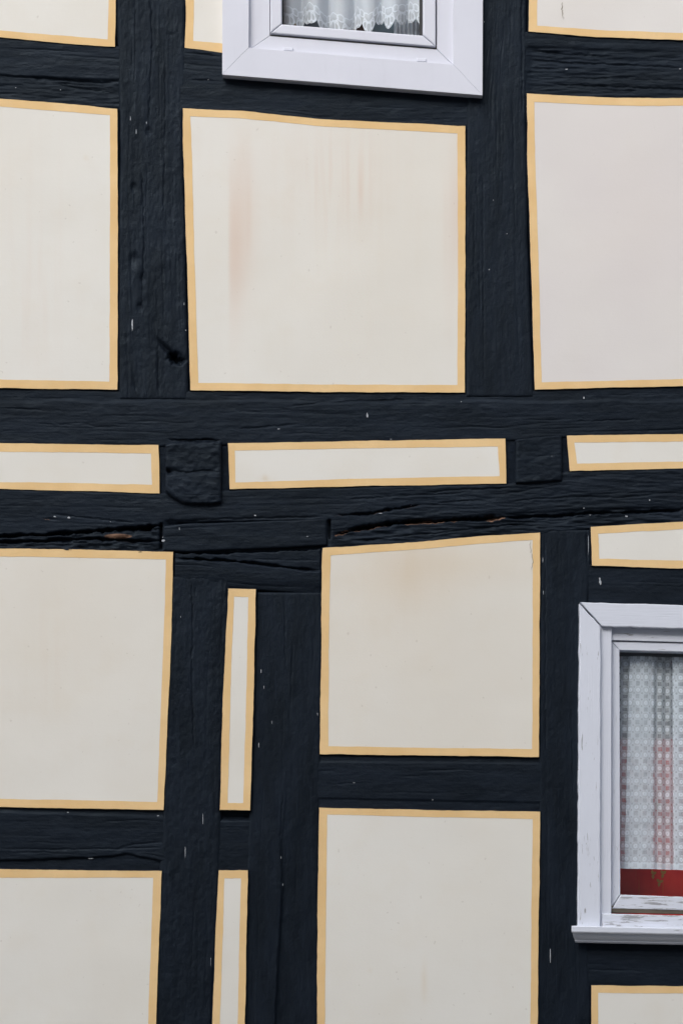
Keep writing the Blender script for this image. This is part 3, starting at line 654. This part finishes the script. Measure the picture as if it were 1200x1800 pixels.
panel([(385, 1530), (436, 1530)], [(436, 1530), (434, 1620), (431, 1800), (425, BY)], [(353, BY), (425, BY)], [(385, 1530), (380, 1620), (374, 1800), (353, BY)],
      [(395, 1544), (424, 1544)], [(424, 1544), (421, 1660), (418, 1800), (412, BY - 13)], [(366, BY - 13), (412, BY - 13)], [(395, 1544), (392, 1650), (387, 1800), (366, BY - 13)], D=.018)
panel([(561, 1420), (750, 1424), (948, 1427)], [(948, 1427), (946, 1600), (944, 1800), (939, BY)], [(553, BY), (939, BY)], [(561, 1420), (558, 1600), (557, 1800), (553, BY)],
      [(575, 1432), (750, 1436), (935, 1440)], [(935, 1440), (933, 1600), (931, 1800), (926, BY - 13)], [(567, BY - 13), (926, BY - 13)], [(575, 1432), (573, 1600), (571, 1800), (567, BY - 13)],
      stain=lambda x, y: (0 * x, .35 * blob(x, y, 745, 1725, 5, 30) + .2 * blob(x, y, 650, 1706, 4, 4)))
panel([(1037, 927), (1200, 918), (RX, 905)], [(RX, 905), (RX, 1006)], [(1039, 995), (1200, 1000), (RX, 1006)], [(1037, 927), (1039, 995)],
      [(1050, 939), (1200, 931), (RX - 13, 918)], [(RX - 13, 918), (RX - 13, 992)], [(1052, 983), (1200, 986), (RX - 13, 992)], [(1050, 939), (1052, 983)])
panel([(1038, 1732), (1200, 1733), (RX, 1738)], [(RX, 1738), (RX, BY)], [(1038, BY), (RX, BY)], [(1038, 1732), (1038, 1800), (1038, BY)],
      [(1050, 1745), (1200, 1746), (RX - 13, 1750)], [(RX - 13, 1750), (RX - 13, BY - 13)], [(1051, BY - 13), (RX - 13, BY - 13)], [(1050, 1745), (1051, BY - 13)])
for q in [(LX, -1140, 200, -700), (330, -1140, 845, -698), (935, -1140, RX, -694), (-890, -570, -348, 30), (-890, 155, -346, 672), (-890, 782, -342, 852), (-890, 965, -345, 1402), (-890, 1528, -350, BY),
          (1606, -562, 2090, 78), (1606, 188, 2090, 664), (1606, 760, 2090, 802), (1604, 905, 2090, 1640), (1604, 1748, 2090, BY)]:
    simple(*q)

# ------------------------------------------------------------------ windows
def prism(name, poly, yf, yb, mat, parent, bev=1.5, jit=0.0, wear=None, uvrot=False):
    """board with softened arrises: poly clockwise on the front (left-top first), survey units; yf / yb front and back depth (m)"""
    P = np.array(poly, float); out = []
    for i in range(len(P)):
        a, b = P[i], P[(i + 1) % len(P)]; n = max(2, int(np.hypot(*(b - a)) / 6)) if (jit or wear) else 1
        for k in range(n): out.append(a + (b - a) * k / n)
    P = np.array(out); N = len(P); c = P.mean(0)
    tg = np.roll(P, -1, 0) - np.roll(P, 1, 0); nn = np.stack([-tg[:, 1], tg[:, 0]], 1); nn /= np.linalg.norm(nn, axis=1)[:, None] + 1e-9
    if jit: P = P + nn * (jit * fbm(np.arange(N) / 3.0, np.zeros(N), 3, len(name)))[:, None]
    # proper offset at corners
    def off(d):
        Q = np.empty_like(P)
        for i in range(N):
            p0, p1, p2 = P[i - 1], P[i], P[(i + 1) % N]; e1 = (p1 - p0) / (np.hypot(*(p1 - p0)) + 1e-9); e2 = (p2 - p1) / (np.hypot(*(p2 - p1)) + 1e-9)
            n1 = np.array([-e1[1], e1[0]]); n2 = np.array([-e2[1], e2[0]]); m_ = n1 + n2; Q[i] = p1 + m_ * d / max(.35, 1 + n1 @ n2)
        return Q
    b = bev; rings = [(off(b), yf), (off(b * .3), yf + b * .3 / U), (P, yf + b / U), (P, yb)]
    V = np.concatenate([np.stack([X(q[:, 0]), np.full(N, y_), Z(q[:, 1])], 1) for q, y_ in rings])
    F = [tuple(range(N))[::-1]]
    for r in range(3):
        for i in range(N):
            j = (i + 1) % N; F.append((r * N + i, r * N + j, (r + 1) * N + j, (r + 1) * N + i))
    o = poly_mesh(name, V, F, mat, parent)
    me = o.data; uvl = me.uv_layers.new(name='UVMap'); dxy = V[:, [0, 2]]
    ext = dxy.max(0) - dxy.min(0); sw = ext[1] > ext[0]
    for lp in me.loops:
        p = dxy[lp.vertex_index]; uvl.data[lp.index].uv = (p[1], p[0]) if sw else (p[0], p[1])
    at = me.attributes.new('wear', 'FLOAT', 'POINT')
    if wear: at.data.foreach_set('value', np.array([wear] * len(V), np.float32))
    return o
def sheet(name, q, y, mat, parent):
    return poly_mesh(name, [(X(a), y, Z(b)) for a, b in q], [(3, 2, 1, 0)], mat, parent)

# ---- upper window, plastic, sagging to the right with its rail: rows follow the slope
W1 = empty('window', house); W1['label'] = 'upper window with white plastic frame, sloping down to the right'
sl1 = 36 / 454.0
def s1(x, y): return (x, y + (x - 392) * sl1)
WT = -560
prism('casing_board', [s1(394, WT), s1(849, WT), s1(797, WT + 45), s1(440, WT + 45)], -.034, .01, M['pvc'], W1, .35)
prism('casing_board', [s1(394, WT + .8), s1(440, WT + 45), (438, 91), (391.7, 138.1)], -.034, .01, M['pvc'], W1, .35)
prism('casing_board', [s1(797, WT + 45), s1(849, WT), (846.3, 174.3), (795.1, 120.1)], -.0337, .01, M['pvc'], W1, .35)
prism('casing_board', [(438.2, 91.3), (795, 120.4), (846.2, 174.6), (391.8, 138.4)], -.0343, .01, M['pvc'], W1, .35)
# fixed frame
yF = -.018
prism('frame_bar', [s1(432, WT + 40), s1(800, WT + 40), s1(768, WT + 72), s1(474, WT + 72)], yF, .06, M['pvc'], W1, 1)
prism('frame_bar', [s1(432, WT + 40), s1(474, WT + 72), (474.6, 66.9), (432, 95.8)], yF, .06, M['pvc'], W1, 1)
prism('frame_bar', [s1(768, WT + 72), s1(802, WT + 40), (802, 125), (766.8, 90.3)], yF, .06, M['pvc'], W1, 1)
prism('frame_bar', [(474.6, 67.2), (766.6, 90.6), (802, 125), (432, 96)], yF - .0003, .06, M['pvc'], W1, 1)
# sash
yS = -.026
prism('sash_bar', [(477, WT + 82), (764, WT + 105), (742, WT + 125), (497, WT + 105)], yS, .05, M['pvc'], W1, 2.2)
prism('sash_bar', [(476, WT + 82), (496, WT + 103), (495.5, 47.6), (475.6, 63.4)], yS, .05, M['pvc'], W1, 2.2)
prism('sash_bar', [(742.8, WT + 125), (765.4, WT + 105), (764.8, 87), (742.4, 67.6)], yS, .05, M['pvc'], W1, 2.2)
prism('sash_bar', [(495.6, 48.2), (742.2, 68), (764.6, 87.6), (476, 64)], yS - .0004, .05, M['pvc'], W1, 2.2)
prism('gap_seal', [(474, 60), (767, 84), (767, 91.5), (474, 68)], -.012, .05, M['grime'], W1, .3)
prism('gasket', [(493, 44), (746, 64), (744, 70.5), (494, 50.5)], .012, .05, M['gasket'], W1, .5)
prism('gasket', [(493, WT + 100), (498.2, WT + 100), (498, 50), (493, 50)], .011, .05, M['gasket'], W1, .5)
prism('gasket', [(738, WT + 118), (745, WT + 118), (744, 70), (737.4, 70)], .011, .05, M['gasket'], W1, .5)
for cx, cy in ((507, 91.5), (740, 110.5)):
    prism('drain_cap', [(cx - 8, cy - 3.4), (cx + 8, cy - 2.2), (cx + 8, cy + 3.2), (cx - 8, cy + 2)], yF - .006, -.012, M['pvc'], W1, 1.0)
    prism('drain_slot', [(cx - 6, cy + 1.6), (cx + 7, cy + 2.6), (cx + 7, cy + 4.2), (cx - 6, cy + 3.4)], yF - .0035, -.012, M['grime'], W1, .2)
pv = [(X(490), .030, Z(56)), (X(750), .030, Z(76)), (X(750), .030, Z(WT + 110)), (X(490), .030, Z(WT + 90))]
poly_mesh('pane', pv, [(0, 1, 2, 3)], M['glass'], W1)

# ---- lower window, painted wood
W2 = empty('window', house); W2['label'] = 'lower window with weathered white painted wooden frame and moulded sill'
R2 = 1470
sl2 = 5 / 184.0
def s2(x, y): return (x, y + (x - 1016) * sl2)
prism('casing_board', [s2(1017.5, 1061), s2(R2 + 14, 1061), s2(R2 - 22, 1102), s2(1055.2, 1102)], -.030, .01, M['board'], W2, 1.5, .9, .25)
prism('casing_board', [(1016, 1063.5), (1053, 1103.6), (1052, 1634), (1013, 1634)], -.0295, .01, M['board'], W2, 1.5, 1.3, .48)
prism('casing_board', [s2(R2 - 21, 1103), s2(R2 + 14, 1062), s2(R2 + 14, 1632), s2(R2 - 21, 1632)], -.030, .01, M['board'], W2, 1.5, .9, .3)
prism('mitre_gap', [(1016.4, 1062), (1018, 1061.6), (1056, 1102.6), (1053.4, 1104)], -.010, .005, M['gasket'], W2, .2)
prism('frame_bar', [(1048, 1098), (1073, 1104), (1072.5, 1634), (1047, 1634)], -.016, .07, M['board'], W2, 1, 0, .2)
prism('frame_bar', [s2(R2 - 42, 1098), s2(R2 - 16, 1098), s2(R2 - 16, 1630), s2(R2 - 42, 1630)], -.016, .07, M['board'], W2, 1, 0, .2)
prism('frame_bar', [s2(1073.4, 1096), s2(R2 - 42, 1096), s2(R2 - 42, 1124), s2(1073.4, 1124)], -.004, .07, M['board'], W2, 1, 0, .55)
prism('frame_bar', [(1056, 1606), (R2 - 24, 1615), (R2 - 24, 1640), (1056, 1632)], -.024, .07, M['board'], W2, 2.5, .6, .84)
prism('gap_seal', [(1072, 1592), (R2 - 40, 1602), (R2 - 40, 1612), (1072, 1604)], -.004, .07, M['grime'], W2, .3)
ys2 = .002
prism('sash_bar', [s2(1074, 1125.6), s2(R2 - 44, 1125.6), s2(R2 - 62, 1140.5), s2(1088.5, 1140.5)], ys2, .06, M['board'], W2, 1, 0, .35)
prism('sash_bar', [(1074, 1128), (1088.2, 1142.6), (1089.4, 1572), (1074, 1596)], ys2 - .0003, .06, M['board'], W2, 1.2, .3, .45)
prism('sash_bar', [s2(R2 - 61, 1141), s2(R2 - 44, 1126), s2(R2 - 44, 1592), s2(R2 - 61, 1570)], ys2, .06, M['board'], W2, 1.2, 0, .35)
prism('sash_bar', [(1090, 1572.4), (R2 - 61, 1584), (R2 - 44, 1606), (1074.5, 1597)], -.006, .06, M['board'], W2, 1.6, .4, .72)
poly_mesh('pane', [(X(1084), .028, Z(1580)), (X(R2 - 56), .028, Z(1590)), (X(R2 - 56), .028, Z(1140)), (X(1084), .028, Z(1136))], [(0, 1, 2, 3)], M['glass'], W2)
# moulded sill: profile (depth out, y survey) swept along, mitred left end
prof = [(.062, 1627.5), (.064, 1629), (.064, 1637), (.062, 1639), (.052, 1640.5), (.051, 1643), (.048, 1646), (.042, 1649.5), (.036, 1651.5), (.035, 1654), (.030, 1656.5), (.0, 1657), (.0, 1627)]
xs = [0.0] + list(np.linspace(3, 470, 40)); V = []; K = len(prof)
for i, xx in enumerate(xs):
    for (d, yy) in prof:
        inset = (.064 - d) * U * .42                             # returned end of the moulding
        x_ = max(1000 + inset, 1000 + xx) if i < 3 else 1000 + xx + 6
        if i == 0: x_ = 1000 + inset
        V.append((X(x_), -d, Z(yy + xx * .021 + .35 * fbm(np.array(xx / 14.), np.array(d * 40), 2, 5))))
F = []
for i in range(len(xs) - 1):
    for j in range(K):
        j2 = (j + 1) % K; F.append((i * K + j, i * K + j2, (i + 1) * K + j2, (i + 1) * K + j))
F.append(tuple(range(K))[::-1]); F.append(tuple(range((len(xs) - 1) * K, len(xs) * K)))
o = poly_mesh('sill', V, F, M['board'], W2)
uvl = o.data.uv_layers.new(name='UVMap')
for lp in o.data.loops: v_ = V[lp.vertex_index]; uvl.data[lp.index].uv = (v_[0], v_[2] + v_[1])
at = o.data.attributes.new('wear', 'FLOAT', 'POINT'); at.data.foreach_set('value', np.full(len(V), .3, np.float32))

# ------------------------------------------------------------------ behind the panes
def ray(px, py, y):                                        # the point at depth y seen past survey point (px, py) from the street
    f = (CAM_D + y) / CAM_D; return (float(X(px)) * f, y, CAM_Z + (float(Z(py)) - CAM_Z) * f)
def room(name, x0, x1, y0, y1, d0, d1):
    a = [(X(x0), d, Z(yy)) for d in (d0, d1) for yy in (y0, y1)] + [(X(x1), d, Z(yy)) for d in (d0, d1) for yy in (y0, y1)]
    # 0:d0 top L,1:d0 bot L,2:d1 top L,3:d1 bot L,4..7 right
    o = poly_mesh(name, a, [(0, 1, 3, 2), (4, 6, 7, 5), (2, 3, 7, 6), (0, 2, 6, 4), (1, 5, 7, 3)], M['room']); o['kind'] = 'structure'; return o
room('upper_room_walls', 150, 1100, -760, 400, .075, 2.2)
room('lower_room_walls', 900, 1750, 960, 2300, .075, 2.4)

# lace curtain of the lower window: plan of the folds as (x, depth) pairs, top and bottom
def curtain(name, top, bot, y0, y1, slope, mat, nv=60, dens_=2.0, hem=None):
    top = np.array(top, float); bot = np.array(bot, float)
    t = np.arange(len(top)); n = int(np.hypot(*np.diff(bot, axis=0).T).sum() / dens_); tt = np.linspace(0, len(top) - 1, n)
    def sm(c): 
        q = np.interp(tt, t, c)
        for _ in range(3): q[1:-1] = (q[:-2] + 2 * q[1:-1] + q[2:]) / 4
        return q
    xt, dt, xb, db = sm(top[:, 0]), sm(top[:, 1]), sm(bot[:, 0]), sm(bot[:, 1])
    arc = np.r_[0, np.cumsum(np.hypot(np.diff(xb), np.diff(db)))]
    v = np.linspace(0, 1, nv)[None]
    Xp = xt[:, None] * (1 - v) + xb[:, None] * v; Dp = dt[:, None] * (1 - v) + db[:, None] * v
    Xp = Xp + .8 * fbm(Xp / 30, v * 6, 2, 3)
    Yp = y0 + (y1 - y0) * v + (Xp - 1016) * slope + (1.2 * fbm(Xp / 18, v, 2, 8) * v)
    V = np.stack([X(Xp), Dp / U, Z(Yp)], -1).reshape(-1, 3)
    uv = np.stack([np.repeat(arc[:, None], nv, 1), np.repeat(y0 + (y1 - y0) * v, n, 0)], -1).reshape(-1, 2)
    return link(name, mesh_np(name, V, grid_faces(n, nv), uv), mat)
D0 = 32
def folds(f):          # three overlapping layers where the cloth doubles back
    q = [(1076, 4), (1092, 9), (1101 - f * 6, 2), (1112 - f * 8, 8), (1151 - f * 2, 12), (1154 - f * 2, 7), (1136, 3), (1112 - f * 9, 0), (1109 - f * 10, -3), (1122 - f * 6, -7), (1140 - f * 4, -8),
         (1152, -4), (1158, 6), (1166, 1), (1174, 9), (1181, 4), (1188, 10), (1226, 12), (1229, 6), (1200, 0), (1184 + f * 2, -4), (1187, -8), (1214, -9), (1232, -3), (1240, 8), (1252, 0), (1264, 10), (1310, 12),
         (1312, 6), (1270, 0), (1268, -6), (1300, -8), (1330, 2), (1350, 9), (1380, 0), (1420, 4)]
    return [(x, D0 + d * .75) for x, d in q]
top = folds(0.0); bot = folds(1.0)
tag(curtain('lace_curtain', top, bot, 1148, 1524, .022, M['net']), 'white patterned lace curtain hanging in folds inside the lower window', 'curtain')

# red cloth with yellow leaf print behind the lace
rc = empty('red_cloth', loc=(0, 0, 0)); tag(rc, 'red cloth with yellow leaf print below the lace hem in the lower window', 'cloth')
n, m = 60, 30; gx = np.linspace(1075, 1440, n)[:, None] + np.zeros((1, m)); gy = np.linspace(1292, 1620, m)[None] + np.zeros((n, 1))
dy = 88 + 5 * np.sin(gx / 17.0) + 2 * fbm(gx / 20, gy / 80, 2, 4)
link('fabric', mesh_np('fabric', np.stack([X(gx), dy / U, Z(gy)], -1).reshape(-1, 3), grid_faces(n, m), np.stack([gx, gy], -1).reshape(-1, 2)), M['red'], rc)
def leafshape(cx, cy, L, W_, ang):
    a = math.radians(ang); pts = []
    for t in np.linspace(0, 1, 7): pts.append((L * t, W_ * math.sin(math.pi * t ** .8)))
    pts += [(L * t, -W_ * math.sin(math.pi * t ** .8)) for t in np.linspace(.83, .17, 5)]
    q = [(cx + x * math.cos(a) - y * math.sin(a), cy + x * math.sin(a) + y * math.cos(a)) for x, y in pts]
    vv = [(float(X(x)), float((88 + 5 * math.sin(x / 17.0)) / U - .006), float(Z(y))) for x, y in q]
    poly_mesh('printed_leaf', vv, [tuple(range(len(vv)))], M['leaf'], rc)
for cx, cy in ((1157, 1535), (1176, 1534), (1169, 1549), (1240, 1545), (1262, 1538), (1330, 1548), (1345, 1536), (1150, 1420), (1166, 1412), (1215, 1470)):
    for an, L in ((-140 + cx % 40, 8), (-50 + cx % 30, 8), (80 + cx % 50, 9)): leafshape(cx, cy, L, 2.6, an)

# scalloped valance of the upper window: fold centres (x, bottom of the scallop)
sc_ = [(485, 28), (505, 38), (527, 45), (546, 36), (566, 55), (588, 45), (611, 61), (630, 36), (648, 58), (667, 28), (686, 42), (705, 36), (724, 26), (745, 42)]
cols = []; NS = 14
for i in range(len(sc_) - 1):
    (xa, ya), (xb, yb) = sc_[i], sc_[i + 1]
    for k in range(NS):
        s_ = k / NS; yb_ = ya * (1 - s_) + yb * s_; loc_ = (s_ if s_ < .5 else s_ - 1) * 2          # -1..1 about the scallop centre
        cols.append((xa + (xb - xa) * s_, yb_ - 13 * abs(loc_) ** 2.2, i * 2 + s_ * 2, yb_))
cols = np.array(cols); nv = 44; v = np.linspace(0, 1, nv)[None]
cols[:, 1] += -4 + 2 * np.sin(cols[:, 0] / 13); cols[:, 3] += -4 + 2 * np.sin(cols[:, 0] / 13); yt = -190.0; Yp = cols[:, 1:2] * (1 - v) + yt * v
fold = 12 * np.sin(cols[:, 0:1] / 7.5) + 6 * np.sin(cols[:, 0:1] / 19 + 1)
Dp = 38 + fold * .9 * (1 - .4 * v)
Xp = cols[:, 0:1] + 5 * np.sin(cols[:, 0:1] / 7.5 + 1.5) * (.6 + .4 * v)
V = np.stack([X(Xp), Dp / U, Z(Yp)], -1).reshape(-1, 3)
uv = np.stack([np.repeat(cols[:, 2:3], nv, 1), cols[:, 3:4] - Yp], -1).reshape(-1, 2)
tag(link('lace_valance', mesh_np('lace_valance', V, grid_faces(len(cols), nv, flip=True), uv), M['scallop']), 'white lace valance with scalloped hem inside the upper window', 'curtain')

def strip(name, x0, x1, y0, y1, d, mat, wave=0, lean=0):
    n = 24; xs_ = np.linspace(x0, x1, n); V = []
    for xx in xs_:
        for yy in (y0, y1):
            p = ray(xx + (lean if yy == y1 else 0), yy, d + wave * math.sin((xx - x0) * .9)); V.append(p)
    for xx in xs_:
        for yy in (y0, y1):
            p = ray(xx + (lean if yy == y1 else 0), yy, d + wave * math.sin((xx - x0) * .9) + .006); V.append(p)
    V = np.array(V); F = np.concatenate([grid_faces(n, 2), grid_faces(n, 2, off=2 * n, flip=True)])
    return link(name, mesh_np(name, V, F, V[:, [0, 2]]), mat)
tag(strip('side_curtain', 709, 752, -300, 110, .12, M['white_cloth'], .012, -4), 'plain white curtain hanging at the right of the upper window pane', 'curtain')
tag(strip('beige_drape', 588, 603, -300, 120, .22, M['beige'], .008), 'narrow beige hanging between the scallops behind the upper pane', 'drape')
tag(strip('beige_drape', 486, 524, -300, 120, .22, M['beige'], .012), 'beige hanging at the left corner behind the upper pane', 'drape')
tag(strip('pale_drape', 692, 706, -300, 120, .17, M['white_cloth'], .006), 'pale strip of cloth beside the white side curtain behind the upper pane', 'drape')
def bar3(name, p, q, r_, mat):
    p, q = Vector(p), Vector(q); d = (q - p).normalized(); a = d.cross(Vector((0, 1, 0))).normalized() * r_; b = Vector((0, 1, 0)) * r_
    V = [c + s_ * a + t_ * b for c in (p, q) for s_, t_ in ((-1, -1), (1, -1), (1, 1), (-1, 1))]
    return poly_mesh(name, V, [(0, 1, 5, 4), (1, 2, 6, 5), (2, 3, 7, 6), (3, 0, 4, 7), (0, 3, 2, 1), (4, 5, 6, 7)], mat)
sl_ = empty('slanted_shelf'); tag(sl_, 'dark brown slanting board behind the lace in the upper window', 'board')
o = bar3('board', ray(606, 72, .26), ray(660, 18, .26), .022, M['brown']); o.parent = sl_
o = bar3('trim', ray(608, 66, .232), ray(660, 13, .232), .004, M['beige']); o.parent = sl_
cb = empty('teal_stand_in'); tag(cb, 'dark teal cabinet as stand-in for the wall glimpsed behind the upper window pane', 'cabinet')  # cabinet shape stands in for the teal wall glimpsed there
p0, p1 = ray(520, 130, .45), ray(700, -420, .45)
V = [(x, y, z) for y in (.45, .85) for x, z in ((p0[0], p0[2] - .3), (p1[0], p0[2] - .3), (p1[0], p1[2]), (p0[0], p1[2]))]
o = poly_mesh('carcass', V, [(0, 1, 2, 3), (5, 4, 7, 6), (1, 5, 6, 2), (4, 0, 3, 7), (3, 2, 6, 7), (4, 5, 1, 0)], M['teal'], cb)
xm = (p0[0] + p1[0]) / 2
for x0, x1 in ((p0[0] + .01, xm - .003), (xm + .003, p1[0] - .01)):
    V = [(x, y, z) for y in (.435, .449) for x, z in ((x0, p0[2] - .28), (x1, p0[2] - .28), (x1, p1[2] - .01), (x0, p1[2] - .01))]
    poly_mesh('door', V, [(0, 1, 2, 3), (5, 4, 7, 6), (1, 5, 6, 2), (4, 0, 3, 7), (3, 2, 6, 7), (4, 5, 1, 0)], M['teal'], cb)

# ------------------------------------------------------------------ plinth, street, unseen houses added to shade the front
rs = random.Random(5); row_y = [2420, 2480, 2540, 2604]
me_cache = {}
for r in range(3):
    x = -900 + rs.uniform(0, 60)
    while x < 2100:
        ww = rs.choice((120, 150, 190, 230)); x1 = min(x + ww, 2110)
        prism('plinth_stone', [(x + 2, row_y[r] + 2), (x1 - 2, row_y[r] + 2), (x1 - 2, row_y[r + 1] - 2), (x + 2, row_y[r + 1] - 2)], -.05 - rs.uniform(0, .012), .05, M['stone'], house, 4)
        x = x1
g = poly_mesh('street', [(-600, -600, 0), (600, -600, 0), (600, 600, 0), (-600, 600, 0)], [(0, 1, 2, 3)], M['street']); g['kind'] = 'structure'
OPP = True
if OPP:
    H = empty('shade_house_across_street', loc=(0, -9.2, 0)); tag(H, 'unseen grey house with tiled roof across the street, added to shade the lower front', 'house')  # added out of view; height and distance set to darken the front downwards
    def box(name, x0, x1, y0, y1, z0, z1, mat, parent):
        V = [(x, y, z) for z in (z0, z1) for x, y in ((x0, y0), (x1, y0), (x1, y1), (x0, y1))]
        return poly_mesh(name, V, [(3, 2, 1, 0), (4, 5, 6, 7), (0, 1, 5, 4), (1, 2, 6, 5), (2, 3, 7, 6), (3, 0, 4, 7)], mat, parent)
    box('wall', -11, 2.8, -8, 0, 0, 6.8, M['wall'], H)
    V = [(-11.4, .5, 6.7), (2.6, .5, 6.7), (2.6, -4, 11.3), (-11.4, -4, 11.3), (-11.4, -8.5, 6.7), (2.6, -8.5, 6.7)]
    poly_mesh('roof', V, [(0, 1, 2, 3), (3, 2, 5, 4), (0, 3, 4), (1, 5, 2), (0, 4, 5, 1)], M['roof'], H)
    for zz in (.9, 3.5):
        for i in range(4):
            cx = -9 + i * 3
            if zz < 1 and i == 3:
                box('door', cx - .5, cx + .5, .0, .05, 0, 2.1, M['brown'], H); continue
            wn_ = box('window', cx - .5, cx + .5, .0, .06, zz, zz + 1.4, M['pvc'], H)
            for sgn in (-1, 1): box('window_pane', cx + sgn * .235 - .2, cx + sgn * .235 + .2, .06, .066, zz + .08, zz + 1.32, M['gasket'], wn_)

    T = empty('taller_shade_house_across_street', loc=(7.2, -9.0, 0)); tag(T, 'unseen taller grey gabled house across the street, added to darken the lower right of the front', 'house')  # second unseen house, added to take sky light from the lower right
    box('wall', -4.2, 4.2, -8, 0, 0, 9.0, M['wall'], T)
    V = [(-4.5, .3, 8.9), (0, .3, 13.0), (4.5, .3, 8.9), (-4.5, -8.3, 8.9), (0, -8.3, 13.0), (4.5, -8.3, 8.9)]
    poly_mesh('roof', V, [(0, 2, 1), (3, 4, 5), (0, 1, 4, 3), (1, 2, 5, 4), (0, 3, 5, 2)], M['roof'], T)
    for zz in (1.0, 3.6, 6.2):
        for cx in (-2.6, 0, 2.6):
            wn_ = box('window', cx - .5, cx + .5, .0, .06, zz, zz + 1.4, M['pvc'], T)
            for sgn in (-1, 1): box('window_pane', cx + sgn * .235 - .2, cx + sgn * .235 + .2, .06, .066, zz + .08, zz + 1.32, M['gasket'], wn_)
